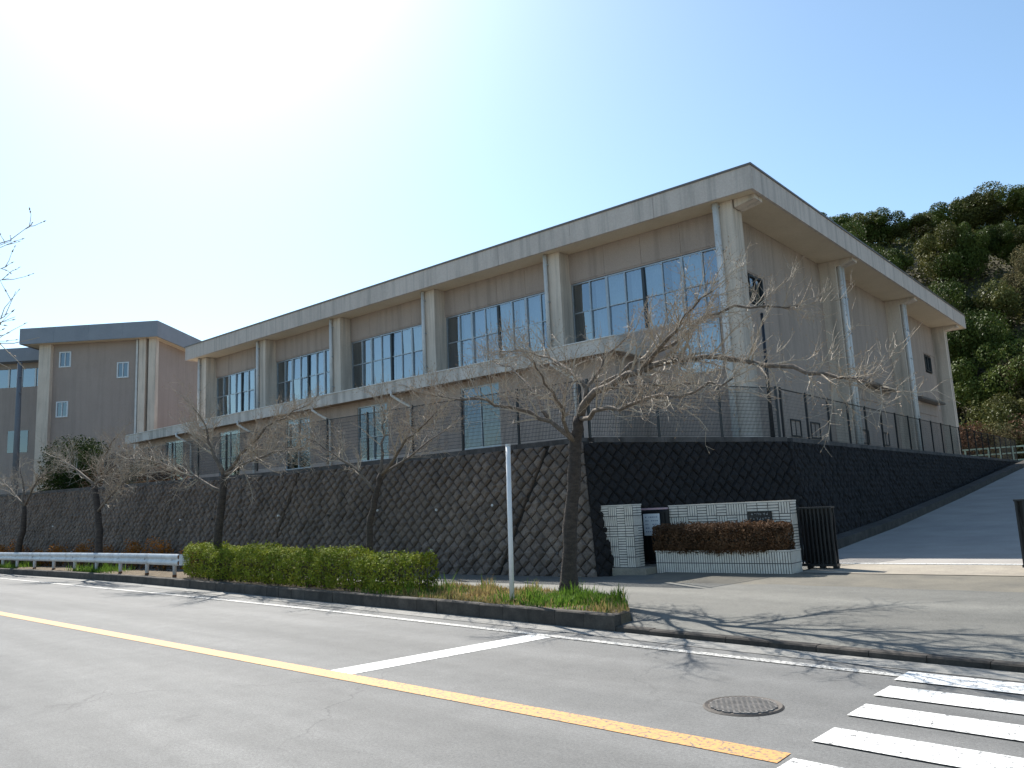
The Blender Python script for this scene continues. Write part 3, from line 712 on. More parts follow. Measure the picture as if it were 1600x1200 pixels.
# downpipes
def downpipe(x, y, z0, z1, parent, r=0.075):
    p = make('downpipe', MB().tube([(x, y, z0), (x, y, z1)], r, 10), 'pipe', parent, smooth=True)
    for z in np.arange(z0 + 0.8, z1, 1.6): make('pipe_bracket', MB().box(x - r - 0.02, x + r + 0.02, y - 0.02, y + r + 0.09, z, z + 0.05), 'frame', p)
for i, x in enumerate(COLX):
    downpipe(x + 0.10 if i else x + 0.17, YF - 0.10, 7.78 if 0 < i else ZG, ZF - 0.02, gym, 0.085 if i else 0.12)
for y in SY[1:3]:
    downpipe(-10.95, y + 0.20, ZG, ZF - 0.1, gym, 0.09); downpipe(-10.95, y + 0.58, ZG, ZF - 0.1, gym, 0.09)

# canopy and ground-floor corridor
CX0, CX1 = -53.5, -15.1
can = make('canopy', MB().box(CX0, CX1, 24.06, 26.71, 7.30, 7.66), 'canopy', gym)
n = 18
for k in range(n):
    a = CX0 + (CX1 - CX0) * k / n; b = CX0 + (CX1 - CX0) * (k + 1) / n
    make('canopy_fascia', MB().box(a + 0.006, b - 0.006, 24.0, 24.06, 7.22, 7.75), 'canopy', can)
make('canopy_edge_cap', MB().box(CX0 - 0.02, CX1 + 0.02, 23.96, 24.12, 7.751, 7.79), 'pipe', can)
make('canopy_soffit', MB().box(CX0 + 0.05, CX1 - 0.05, 24.07, 24.72, 7.26, 7.298), 'wood_soffit', can)
make('canopy_end', MB().box(CX1 - 0.001, CX1 + 0.05, 24.0, 26.0, 7.22, 7.75), 'canopy', can)
wins = [(-23.5, -21.3), (-30.4, -28.2), (-36.4, -34.2), (-43.0, -40.8), (-49.4, -47.2)]
wx = sorted(wins); mb = MB(); prev = CX0 + 0.4
for a, b in wx:
    mb.box(prev, a, 24.72, 24.95, ZG, 7.26); mb.box(a, b, 24.72, 24.95, ZG, 4.35); mb.box(a, b, 24.72, 24.95, 7.0, 7.26); prev = b
mb.box(prev, -15.6, 24.72, 24.95, ZG, 7.26)
mb.box(-15.83, -15.6, 24.95, 26.72, ZG, 7.3); mb.box(CX0 + 0.4, CX0 + 0.63, 24.95, 26.72, ZG, 7.3)
make('corridor_wall', mb, 'wall', gym)
make('corridor_back', MB().box(CX0 + 0.7, -16, 26.4, 26.55, ZG, 7.3), 'interior', gym)
for j, (a, b) in enumerate(wins):
    window_bay(a, b, 4.42, 7.0, 24.76, 2, gym, rows=2, dark_first=False, rail=0.42, cur=(j == 0), seed=90 + j, glass='blue_glass')
for x in (-17.4, -26.5, -32.4, -39.2, -46.0):
    p = make('downpipe', MB().tube([(x - 0.55, 23.93, 7.30), (x - 0.55, 23.93, 7.12), (x - 0.30, 24.2, 6.86), (x - 0.02, 24.58, 6.6), (x, 24.60, 6.4), (x, 24.60, ZG)], 0.06, 8), 'pipe', gym, smooth=True)
    for z in (3.9, 5.2, 6.2): make('pipe_bracket', MB().box(x - 0.08, x + 0.08, 24.58, 24.73, z, z + 0.05), 'frame', p)
# base kerb of the building
make('plinth', MB().box(-16.2, -10.95, 25.9, 26.0, ZG, 3.55), 'coping', gym)

# ------------------------------------------------------------------ school block at the left
U = Vector((0.80, 0.60, 0)).normalized(); Vv = Vector((-U.y, U.x, 0))
A0 = Vector((-60.4, 29.1, 0))
ann = thing('school_block', (A0.x, A0.y, 3.3), 'mauve-grey school block with slate-blue roof band and small scattered windows', 'building')
def ubox(mb, u0, u1, v0, v1, z0, z1, A=A0):
    c = A + U * ((u0 + u1) / 2) + Vv * ((v0 + v1) / 2) + Vector((0, 0, (z0 + z1) / 2))
    mb.obox(c, U * ((u1 - u0) / 2), Vv * ((v1 - v0) / 2), (0, 0, (z1 - z0) / 2)); return mb
ZA = 16.3
make('wall', ubox(MB(), -8.6, -0.15, 0.3, 15, 3.3, ZA), 'annex_wall', ann)
ar = make('roof', ubox(MB(), -10.3, 0.55, -0.6, 15.6, ZA + 0.12, ZA + 1.1), 'rooftop', ann)
make('soffit', ubox(MB(), -10.3, 0.55, -0.6, 15.6, ZA, ZA + 0.115), 'soffit', ar)
for k in range(4):
    a = -10.4 + 11.05 * k / 4; b = -10.4 + 11.05 * (k + 1) / 4
    make('fascia_panel', ubox(MB(), a + 0.005, b - 0.005, -0.7, -0.6, ZA - 0.05, ZA + 1.2), 'slate_fascia', ar)
for k in range(5):
    a = -0.6 + 16.2 * k / 5; b = -0.6 + 16.2 * (k + 1) / 5
    make('fascia_panel', ubox(MB(), 0.551, 0.65, a + 0.005, b - 0.005, ZA - 0.05, ZA + 1.2), 'slate_fascia', ar)
    make('fascia_panel', ubox(MB(), -10.4, -10.301, a + 0.005, b - 0.005, ZA - 0.05, ZA + 1.2), 'slate_fascia', ar)
for u in (-9.2, -1.15, -0.35):
    make('column', ubox(MB(), u, u + (0.95 if u < -5 else 0.55), -0.05, 0.45, 3.3, ZA), 'column', ann)
make('downpipe', ubox(MB(), -1.45, -1.3, 0.1, 0.29, 3.3, ZA), 'pipe', ann)
def ann_window(u, z, w=0.95, h=1.25):
    fr = MB(); ubox(fr, u - w / 2, u + w / 2, 0.22, 0.34, z - h / 2, z - h / 2 + 0.09); ubox(fr, u - w / 2, u + w / 2, 0.22, 0.34, z + h / 2 - 0.09, z + h / 2)
    ubox(fr, u - w / 2, u - w / 2 + 0.09, 0.22, 0.34, z - h / 2 + 0.09, z + h / 2 - 0.09); ubox(fr, u + w / 2 - 0.09, u + w / 2, 0.22, 0.34, z - h / 2 + 0.09, z + h / 2 - 0.09)
    ubox(fr, u - 0.03, u + 0.03, 0.23, 0.34, z - h / 2 + 0.09, z + h / 2 - 0.09)
    wv = make('window', fr, 'white_frame', ann)
    for s in (-1, 1):
        c0, c1 = (u - w / 2 + 0.09, u - 0.03) if s < 0 else (u + 0.03, u + w / 2 - 0.09)
        P_ = [A0 + U * q + Vv * 0.285 + Vector((0, 0, zz)) for q, zz in ((c0, z - h / 2 + 0.09), (c1, z - h / 2 + 0.09), (c1, z + h / 2 - 0.09), (c0, z + h / 2 - 0.09))]
        make('pane', MB().quad(*P_), 'blue_glass', wv)
for u, z in ((-7.25, 15.05), (-2.55, 13.95), (-7.35, 11.1)): ann_window(u, z)
# windows on its right flank
for v, z in ((11.2, 13.6),):
    m_ = A0 + Vv * v
    fr = MB(); ubox(fr, -0.155, -0.10, v - 1.3, v + 1.3, z - 0.8, z + 0.8); wv = make('window', fr, 'dark_frame', ann)
    for s in (0, 1):
        a, b = v - 1.22 + 1.24 * s, v - 0.02 + 1.24 * s
        make('pane', MB().quad(*[A0 + U * (-0.09) + Vv * q + Vector((0, 0, zz)) for q, zz in ((a, z - 0.72), (b, z - 0.72), (b, z + 0.72), (a, z + 0.72))]), 'blue_glass', wv)
# farther wing behind it
far = thing('classroom_wing', (-76, 22, 3.3), 'farther classroom wing with a bright window band behind the mauve school block', 'building')
B0 = A0 + U * -10.2 + Vv * 3.2
make('wall', ubox(MB(), -22, 0.8, 0, 9, 3.3, 13.6, B0), 'annex_wall', far)
make('parapet_wall', ubox(MB(), -22, 0.8, 0.0, 9, 15.15, 15.6, B0), 'annex_wall', far)
make('rear_wall', ubox(MB(), -22, 0.8, 8.7, 9, 13.6, 15.15, B0), 'annex_wall', far)
fr_ = make('roof', ubox(MB(), -23, 1.2, -0.9, 9.6, 15.6, 16.7, B0), 'slate_fascia', far)
for k in range(10):
    u0 = -22 + 2.28 * k
    fr = MB(); ubox(fr, u0, u0 + 0.12, 0.02, 0.15, 13.6, 15.15, B0); ubox(fr, u0 + 1.16, u0 + 1.22, 0.04, 0.13, 13.6, 15.15, B0)
    wv = make('window', fr, 'white_frame', far)
    for s in (0, 1):
        a, b = u0 + 0.12 + s * 1.10, u0 + 1.16 + s * 1.12
        make('pane', MB().quad(*[B0 + U * q + Vv * 0.09 + Vector((0, 0, zz)) for q, zz in ((a, 13.6), (b, 13.6), (b, 15.15), (a, 15.15))]), 'glass', wv)
for k in range(9):
    u0 = -21 + 2.5 * k
    make('window', ubox(MB(), u0, u0 + 1.7, -0.03, 0.02, 8.2, 10.0, B0), 'blue_glass', far)
for k in range(3): make('column', ubox(MB(), -21.5 + 7.4 * k, -20.8 + 7.4 * k, -0.35, -0.002, 3.3, 13.6, B0), 'column', far)

# ------------------------------------------------------------------ school gate
def tiled_body(thing_, x0, x1, y0, y1, z0, z1, weave, seed):
    """core + individually raised glazed tiles on front, left end, right end"""
    make('core', MB().box(x0, x1, y0, y1, z0 - 0.1, z1), 'tile_joint', thing_)
    rg = random.Random(seed); mb = MB(); g = 0.017; TL, TS = 0.215, 0.052
    def tile(a0, a1, b0, b1, side):
        d = 0.008 + rg.uniform(-0.0015, 0.002)
        if side == 'f': mb.box(a0, a1, y0 - d, y0 + 0.002, b0, b1)
        elif side == 'r': mb.box(x1 - 0.002, x1 + d, a0, a1, b0, b1)
        else: mb.box(x0 - d, x0 + 0.002, a0, a1, b0, b1)
    for side, a0, a1 in (('f', x0, x1), ('r', y0, y1), ('l', y0, y1)):
        cell = TL + g
        nz = max(1, round((z1 - z0) / cell)); ch = (z1 - z0) / nz; na = max(1, round((a1 - a0) / cell)); cw = (a1 - a0) / na
        for j in range(nz):
            for i in range(na):
                A, B = a0 + i * cw, z0 + j * ch
                vert = weave == 'v' or (weave == 'm' and rg.random() < 0.42)
                k = 4
                for q in range(k):
                    if vert: tile(A + cw * q / k + g / 2, A + cw * (q + 1) / k - g / 2, B + g / 2, B + ch - g / 2, side)
                    else: tile(A + g / 2, A + cw - g / 2, B + ch * q / k + g / 2, B + ch * (q + 1) / k - g / 2, side)
    make('tile_facing', mb, 'tile', thing_, kind='stuff')
    make('cap', MB().box(x0 - 0.012, x1 + 0.012, y0 - 0.012, y1 + 0.012, z1, z1 + 0.025), 'tile', thing_)
gp = thing('gate_pillar', (-10.6, 16.1, 0.3), 'narrow white-tiled gate pillar tucked against the foot of the retaining wall', 'gate pillar')
tiled_body(gp, -11.3, -9.98, 16.12, 16.5, 0.34, 1.75, 'm', 3)
gw = thing('gate_wall', (-8.05, 17.0, 0.2), 'white-tiled school gate wall with dark nameplate behind the russet hedge', 'gate wall')
tiled_body(gw, -9.52, -6.62, 17.0, 17.34, 0.18, 1.68, 'm', 4)
pl = make('nameplate', MB().box(-7.56, -7.02, 16.955, 16.99, 1.27, 1.49), 'plate', gw)
mb = MB(); rg = random.Random(12)
for row, (zc, nchar) in enumerate(((1.435, 6), (1.335, 7))):      # illegible engraved characters, two rows
    for k in range(nchar):
        cx = -7.29 + (k - (nchar - 1) / 2) * 0.068; s = 0.022
        for q in range(3):
            if rg.random() < 0.6: zz = zc + rg.uniform(-s, s); mb.box(cx - s * rg.uniform(0.6, 1), cx + s * rg.uniform(0.6, 1), 16.951, 16.9548, zz - 0.003, zz + 0.003)
            else: xx = cx + rg.uniform(-s, s); mb.box(xx - 0.003, xx + 0.003, 16.9505, 16.9545, zc - s, zc + s)
make('lettering', mb, 'engrave', pl)
# planter with hedge
pt = thing('planter', (-8.05, 16.4, 0.15), 'low white-tiled planter box standing before the gate wall', 'planter')
tiled_body(pt, -9.62, -6.48, 16.42, 16.985, 0.18, 0.67, 'v', 6)
make('planter_soil', MB().box(-9.52, -6.58, 16.5, 16.96, 0.70, 0.715), 'soil', pt)
def hedge_points(n, path, hw, z0, z1, seed, shell=0.75, round_=0.35):
    """points through a rounded-box hedge that follows path [(x,y)]"""
    rg = np.random.default_rng(seed); P = np.array(path, float)
    seg = np.linalg.norm(np.diff(P, axis=0), axis=1); cum = np.concatenate([[0], np.cumsum(seg)])
    t = rg.random(n) * cum[-1]
    cx = np.interp(t, cum, P[:, 0]); cy = np.interp(t, cum, P[:, 1])
    th = rg.random(n) * 2 * np.pi
    r = np.where(rg.random(n) < shell, 0.86 + 0.16 * rg.random(n), np.sqrt(rg.random(n)))
    c, s = np.cos(th), np.sin(th); e = 0.6
    sy = np.sign(c) * np.abs(c) ** e * r; sz = np.sign(s) * np.abs(s) ** e * r
    zt = z1(t) if callable(z1) else z1
    endf = np.minimum(1, np.sqrt(np.clip(np.minimum(t, cum[-1] - t) / round_, 0, 1)) * 0.55 + 0.45)
    lump = 1 + 0.09 * np.sin(t * 3.1 + seed) + 0.06 * np.sin(t * 7.7 + th * 2)
    dx = (P[-1] - P[0]) / np.linalg.norm(P[-1] - P[0])
    off = sy * hw * endf * lump
    x = cx - dx[1] * off; y = cy + dx[0] * off
    z = (z0 + zt) / 2 + sz * (zt - z0) / 2 * (0.92 + 0.08 * lump) * (0.7 + 0.3 * endf)
    z = z + rg.normal(size=n) * 0.03; y = y + rg.normal(size=n) * 0.02
    out = np.stack([-dx[1] * sy, dx[0] * sy, sz], 1)
    return np.stack([x, y, z], 1), out
P_, o_ = hedge_points(26000, [(-9.72, 16.66), (-6.52, 16.66)], 0.36, 0.62, 1.26, 21, 0.7, 0.5)
bh = thing('russet_hedge', (-8.05, 16.66, 0.7), 'clipped reddish-brown hedge growing in the tiled planter at the gate', 'hedge')
me = leaf_mesh('foliage', P_ - np.array((-8.05, 16.66, 0.7)), 0.05, 22, outward=o_); link_mesh('foliage', me, 'brown_leaf', bh, (-8.05, 16.66, 0.7), kind='stuff')
mb = MB(); rg = random.Random(3)
for k in range(160):
    x = rg.uniform(-9.5, -6.65); y = rg.uniform(16.5, 16.85)
    mb.tube([(x, y, 0.70), (x + rg.uniform(-.12, .12), y + rg.uniform(-.1, .1), 1.0), (x + rg.uniform(-.2, .2), y + rg.uniform(-.15, .15), 1.2)], [0.009, 0.006, 0.003], 3, False)
make('stems', mb, 'hedge_wood', bh)
# wicket gate and step
st = make('entrance_step', MB().box(-10.55, -9.64, 15.98, 17.3, 0.1, 0.335), 'apron', label='pale concrete step between the gate pillar and the planter', cat='step')
wg = thing('wicket_gate', (-9.95, 16.9, 0.34), 'dark metal wicket gate with a pale top rail beside the gate pillar', 'gate')
make('leaf_panel', MB().box(-10.34, -9.56, 16.93, 16.96, 0.42, 1.58), 'black_metal', wg)
for x in (-10.38, -9.54): make('gate_post', MB().box(x - 0.03, x + 0.03, 16.9, 16.98, 0.335, 1.62), 'black_metal', wg)
make('top_rail', MB().box(-10.42, -9.525, 16.90, 16.985, 1.622, 1.665), 'pink_rail', wg)
for k in range(6): make('bar', MB().box(-10.28 + 0.13 * k, -10.25 + 0.13 * k, 16.905, 16.928, 0.45, 1.55), 'black_metal', wg)
ns = make('notice_board', MB().box(-10.16, -9.72, 16.875, 16.895, 1.02, 1.53), 'paper', label='white notice sheet fixed to the dark wicket gate', cat='notice')
mb = MB(); rg = random.Random(9)
for row in range(5):
    z = 1.45 - row * 0.085; x = -10.11
    while x < -9.80:
        w_ = rg.uniform(0.02, 0.05)
        if rg.random() < 0.8: mb.box(x, x + w_, 16.872, 16.8745, z - 0.012, z + 0.012)
        x += w_ + 0.018
make('print', mb, 'ink', ns)
# folding gates
def folding_gate(x0, x1, y, label, z0=0.30, z1=1.50):
    g = thing('folding_gate', ((x0 + x1) / 2, y, z0 - 0.1), label, 'gate', 'folding gates at the ramp entrance')
    n = 9
    for k in range(n):
        x = x0 + (x1 - x0) * k / (n - 1)
        for dy in (0, 0.16): make('upright', MB().box(x - 0.017, x + 0.017, y + dy - 0.012, y + dy + 0.012, z0, z1), 'black_metal', g)
    for k in range(n - 1):
        xa = x0 + (x1 - x0) * k / (n - 1); xb = x0 + (x1 - x0) * (k + 1) / (n - 1)
        for (za, zb) in ((z0 + 0.1, z1 - 0.1), (z1 - 0.1, z0 + 0.1)):
            make('lattice_bar', MB().tube([(xa, y + 0.08, za), (xb, y + 0.08, zb)], 0.016, 4), 'black_metal', g)
    make('top_rail', MB().box(x0 - 0.03, x1 + 0.03, y - 0.03, y + 0.19, z1, z1 + 0.035), 'black_metal', g)
    make('bottom_rail', MB().box(x0 - 0.03, x1 + 0.03, y - 0.03, y + 0.19, z0, z0 + 0.05), 'black_metal', g)
    make('back_sheet', MB().box(x0, x1, y + 0.17, y + 0.18, z0 + 0.05, z1), 'black_metal', g)
    for x in (x0 + 0.12, x1 - 0.3, x1 - 0.02):
        make('caster_bracket', MB().box(x - 0.04, x + 0.04, y + 0.02, y + 0.14, z0 - 0.05, z0 - 0.001), 'black_metal', g)
        vs = [(x - 0.05, y + 0.08, z0 - 0.03), (x + 0.05, y + 0.08, z0 - 0.03)]
        make('wheel', MB().tube([(x, y + 0.04, z0 - 0.03), (x, y + 0.12, z0 - 0.03)], 0.062, 12), 'black_metal', g)
    return g
folding_gate(-6.58, -5.90, 17.35, 'folded black lattice gate on casters beside the tiled gate wall')
folding_gate(-2.55, -1.6, 17.45, 'folded black lattice gate at the far right edge of the ramp entrance')

# ------------------------------------------------------------------ street furniture
# white post on the verge
wp = thing('white_post', (-9.18, 10.75, 0.2), 'thin tall white post standing in the dry grass verge', 'post')
make('shaft', MB().tube([(-9.18, 10.75, 0.15), (-9.12, 10.76, 2.90)], 0.042, 12), 'post_white', wp, smooth=True)
make('cap', MB().tube([(-9.12, 10.76, 2.901), (-9.12, 10.76, 2.93)], 0.048, 12), 'galv', wp)
make('collar', MB().tube([(-9.18, 10.75, 0.19), (-9.18, 10.75, 0.26)], 0.06, 12), 'rust', wp)
# pole on the platform
lp = thing('platform_pole', (-9.35, 23.25, 3.3), 'slim black pole rising behind the fence at the wall corner', 'pole')
make('shaft', MB().tube([(-9.35, 23.25, 3.3), (-9.35, 23.25, 5.4), (-9.33, 23.25, 7.3)], [0.075, 0.055, 0.045], 10), 'black_metal', lp, smooth=True)
make('base_plate', MB().box(-9.5, -9.2, 23.1, 23.4, 3.3, 3.34), 'black_metal', lp)
make('cap', MB().tube([(-9.33, 23.25, 7.3), (-9.33, 23.25, 7.36)], [0.06, 0.03], 10), 'black_metal', lp)
gpole = thing('utility_pole', (-66.8, 22.0, 3.3), 'dark grey utility pole before the school block', 'pole')
make('shaft', MB().tube([(-66.8, 22.0, 3.3), (-67.0, 22.0, 14.6)], [0.24, 0.16], 12), 'pole_grey', gpole, smooth=True)
for z in (12.2, 13.4): make('step_bolt', MB().box(-67.3, -66.6, 21.95, 22.05, z, z + 0.08), 'pole_grey', gpole)
# guardrail
gr = thing('guardrail', (-24.2, 12.66, 0.2), 'white steel guardrail along the kerb left of the green hedge', 'guardrail')
def rail_y(x): return kerb_y(x) + 0.55
prof = [(0.0, 0.0), (-0.05, 0.05), (-0.05, 0.12), (0.0, 0.16), (0.0, 0.19), (-0.05, 0.23), (-0.05, 0.30), (0.0, 0.35)]
xs = list(np.arange(-62, -24.0, 0.95)) + [-24.05]
for seg in range(0, len(xs) - 1, 4):
    mb = MB(); sx = xs[seg:seg + 5]; b = len(mb.v)
    for x in sx:
        for (dy, z) in prof: mb.v.append((x, rail_y(x) + dy - 0.07, 0.56 + z))
    k = len(prof)
    for i in range(len(sx) - 1):
        for j in range(k - 1): mb.f.append((i * k + j, (i + 1) * k + j, (i + 1) * k + j + 1, i * k + j + 1))
    make('beam', mb, 'galv', gr, smooth=True)
mb = MB(); pts = [(-24.05 + 0.28 * math.sin(a), rail_y(-24.05) - 0.07 + 0.14 * (1 - math.cos(a))) for a in np.linspace(0, math.pi, 8)]
for i in range(7): mb.quad((*pts[i], 0.57), (*pts[i + 1], 0.57), (*pts[i + 1], 0.90), (*pts[i], 0.90))
make('end_terminal', mb, 'galv', gr)
for x in np.arange(-24.6, -62, -2.35):
    p = make('post', MB().tube([(x, rail_y(x) + 0.02, 0.1), (x, rail_y(x) + 0.02, 0.90)], 0.062, 10), 'galv', gr, smooth=True)
    make('bracket', MB().box(x - 0.04, x + 0.04, rail_y(x) - 0.11, rail_y(x) - 0.05, 0.66, 0.80), 'galv', p)
    make('rust_foot', MB().tube([(x, rail_y(x) + 0.02, 0.17), (x, rail_y(x) + 0.02, 0.27)], 0.067, 10), 'rust', p)
# blue sign at the end of the wall
sg = thing('blue_sign', (-50.9, 15.9, 0.1), 'blue sign panel in a white frame at the far left end of the wall', 'sign')
make('panel', MB().box(-51.9, -50.95, 15.85, 15.9, 1.4, 3.5), 'sign_blue', sg)
for x in (-52.0, -50.8): make('leg', MB().box(x - 0.09, x + 0.12, 15.8, 15.95, 0.0, 3.7), 'post_white', sg)
make('top_bar', MB().box(-51.88, -50.9, 15.8, 15.95, 3.52, 3.7), 'post_white', sg)

# ------------------------------------------------------------------ hedges, grass, low shrubs
hx = list(np.linspace(-23.6, -11.9, 14)); path = [(x, kerb_y(x) + 0.78) for x in hx]
gh = thing('green_hedge', (-17.5, kerb_y(-17.5) + 0.78, 0.2), 'long bright green clipped hedge on the verge between guardrail and white post', 'hedge')
ho = np.array((-17.5, kerb_y(-17.5) + 0.78, 0.2))
P_, o_ = hedge_points(44000, path, 0.54, 0.24, lambda t: 1.16 - 0.016 * t + 0.06 * np.sin(t * 1.7) + 0.05 * np.sin(t * 4.3 + 1) + 0.03 * np.sin(t * 9.7), 31, 0.72, 0.8)
rgn = np.random.default_rng(4)
keep = rgn.random(len(P_)) < np.clip(0.45 + (P_[:, 2] - 0.30) / 0.55, 0.35, 1); P_, o_ = P_[keep], o_[keep]
link_mesh('foliage', leaf_mesh('foliage', P_ - ho, 0.058, 32, up=0.4, outward=o_), 'hedge_leaf', gh, ho, kind='stuff')
mb = MB(); rg = random.Random(6)
for k in range(420):
    x = rg.uniform(-23.4, -11.9); y = kerb_y(x) + 0.78 + rg.uniform(-0.3, 0.3)
    mb.tube([(x, y, 0.18), (x + rg.uniform(-.15, .15), y + rg.uniform(-.12, .12), 0.55), (x + rg.uniform(-.3, .3), y + rg.uniform(-.3, .3), 0.95)], [0.014, 0.009, 0.004], 3, False)
make('stems', mb, 'hedge_wood', gh, kind='stuff')

def grass(name, spots, h, mat, seed, label):
    rg = random.Random(seed); mb = MB()
    for (x, y, z, s) in spots:
        cl = 0.55 + 0.9 * max(0, math.sin(x * 5.1 + 1.3 * math.sin(y * 4)) * math.sin(y * 6.3 + x)); s = s * cl
        a = rg.uniform(0, 6.28); hh = h * s * rg.uniform(0.5, 1.2); w = 0.010 * rg.uniform(0.7, 1.4); ln = rg.uniform(0.1, 0.7) * hh
        dx, dy = math.cos(a), math.sin(a); b = len(mb.v)
        mb.v += [(x - dy * w, y + dx * w, z), (x + dy * w, y - dx * w, z), (x + dx * ln * 0.4 + dy * w * .7, y + dy * ln * 0.4 - dx * w * .7, z + hh * 0.6),
                 (x + dx * ln * 0.4 - dy * w * .7, y + dy * ln * 0.4 + dx * w * .7, z + hh * 0.6), (x + dx * ln, y + dy * ln, z + hh)]
        mb.f += [(b, b + 1, b + 2, b + 3), (b + 3, b + 2, b + 4)]
    return make(name, mb, mat, label=label, cat='grass', kind='stuff')
rg = random.Random(17); sp = []
for k in range(9000):
    x = rg.uniform(-12.6, -6.75); t = rg.random(); y = kerb_y(x) + 0.17 + (bed_back(x) - kerb_y(x) - 0.17) * t
    d = math.hypot(x + 8.7, (y - 11.4) * 1.1)
    if d < 1.1 and rg.random() < 0.7: continue
    if x > -8.8 and rg.random() < 0.75: continue
    sp.append((x, y, 0.2, 0.35 + 0.65 * rg.random()))
grass('dry_grass', sp, 0.20, 'dry_grass', 1, 'dry yellow grass on the verge around the white post')
sp = []
for k in range(6500):
    r = abs(rg.gauss(0, 0.6)); a = rg.uniform(0, 6.28); x = -8.1 + 1.5 * r * math.cos(a); y = 11.25 + r * 0.95 * math.sin(a)
    if x > -6.75 or y < kerb_y(x) + 0.15 or y > bed_back(x) or x < -10.2: continue
    sp.append((x, y, 0.2, 0.5 + 0.5 * rg.random()))
grass('green_grass', sp, 0.24, 'grass', 2, 'fresh green grass round the foot of the nearest tree')
sp = []
for (tx, n_) in ((-32.0, 1600), (-42.3, 900), (-12.3, 700)):
    for k in range(n_):
        x = tx + rg.gauss(0, 0.9); y = kerb_y(x) + rg.uniform(0.2, 1.4); sp.append((x, y, 0.2, 0.5 + 0.6 * rg.random()))
grass('green_grass', sp, 0.34, 'grass', 3, 'tufts of green grass on the verge under the guardrail and at the hedge end')

def shrub(name, c, rx, ry, rz, n, size, mat, seed, label, cat='shrub', group=None, lobes=7):
    o = thing(name, (c[0], c[1], c[2]), label, cat, group); rgn = np.random.default_rng(seed)
    L = [(rgn.uniform(-.55, .55) * rx, rgn.uniform(-.55, .55) * ry, rz * rgn.uniform(0.35, 0.75), rgn.uniform(0.4, 0.65)) for _ in range(lobes)]
    Ps, Os = [], []
    for (lx, ly, lz, s) in L:
        m_ = n // lobes; d = rgn.normal(size=(m_, 3)); d /= np.linalg.norm(d, axis=1)[:, None]
        r = (0.55 + 0.5 * rgn.random(m_))[:, None]; Ps.append(np.array((lx, ly, lz)) + d * r * np.array((rx * s, ry * s, rz * s * 0.75))); Os.append(d)
    P_ = np.concatenate(Ps); O_ = np.concatenate(Os); k = P_[:, 2] > 0.02; P_, O_ = P_[k], O_[k]
    link_mesh('foliage', leaf_mesh('foliage', P_, size, seed, up=0.3, outward=O_), mat, o, c, kind='stuff')
    mb = MB(); rg = random.Random(seed)
    for (lx, ly, lz, s) in L:
        mb.tube([(c[0] + lx * .15, c[1] + ly * .15, c[2] - 0.05), (c[0] + lx * .6, c[1] + ly * .6, c[2] + lz * .6), (c[0] + lx, c[1] + ly, c[2] + lz)], [0.05, 0.03, 0.015], 5, False)
    make('stem', mb, 'hedge_wood', o); return o
shrub('evergreen_bush', (-47.6, 18.6, 3.3), 4.0, 1.9, 3.3, 16000, 0.13, 'ever_dark', 51, 'big dark evergreen bush above the far left end of the wall', 'bush', lobes=14)
for i, (x, y, rx, rz, mt, lb) in enumerate(((-41.8, 18.3, 2.4, 2.1, 'shrub_red', 'russet shrub right beside the dark evergreen bush on the wall'),
                                       (-38.6, 17.8, 1.9, 1.6, 'shrub_dry', 'straw-coloured shrub on the wall top, next after the russet shrub'),
                                       (-35.6, 17.6, 1.5, 1.2, 'shrub_red', 'low russet shrub on the wall top behind the second tree from left'))):
    shrub('dry_shrub', (x, y, 3.3), rx, 1.2, rz, 3200, 0.10, mt, 60 + i, lb)
for i, x in enumerate(np.arange(-46.5, -25.0, 2.4)):
    shrub('orange_shrub', (x, 15.22 - 0.35, 0.12), 1.05, 0.42, 1.08 + 0.12 * math.sin(i * 2.1), 1200, 0.07, 'orange', 80 + i,
          'low orange-leaved shrub at the wall foot behind the guardrail, %s from the left' % ('first second third fourth fifth sixth seventh eighth ninth'.split()[i]), group='orange shrubs at the wall foot', lobes=5)

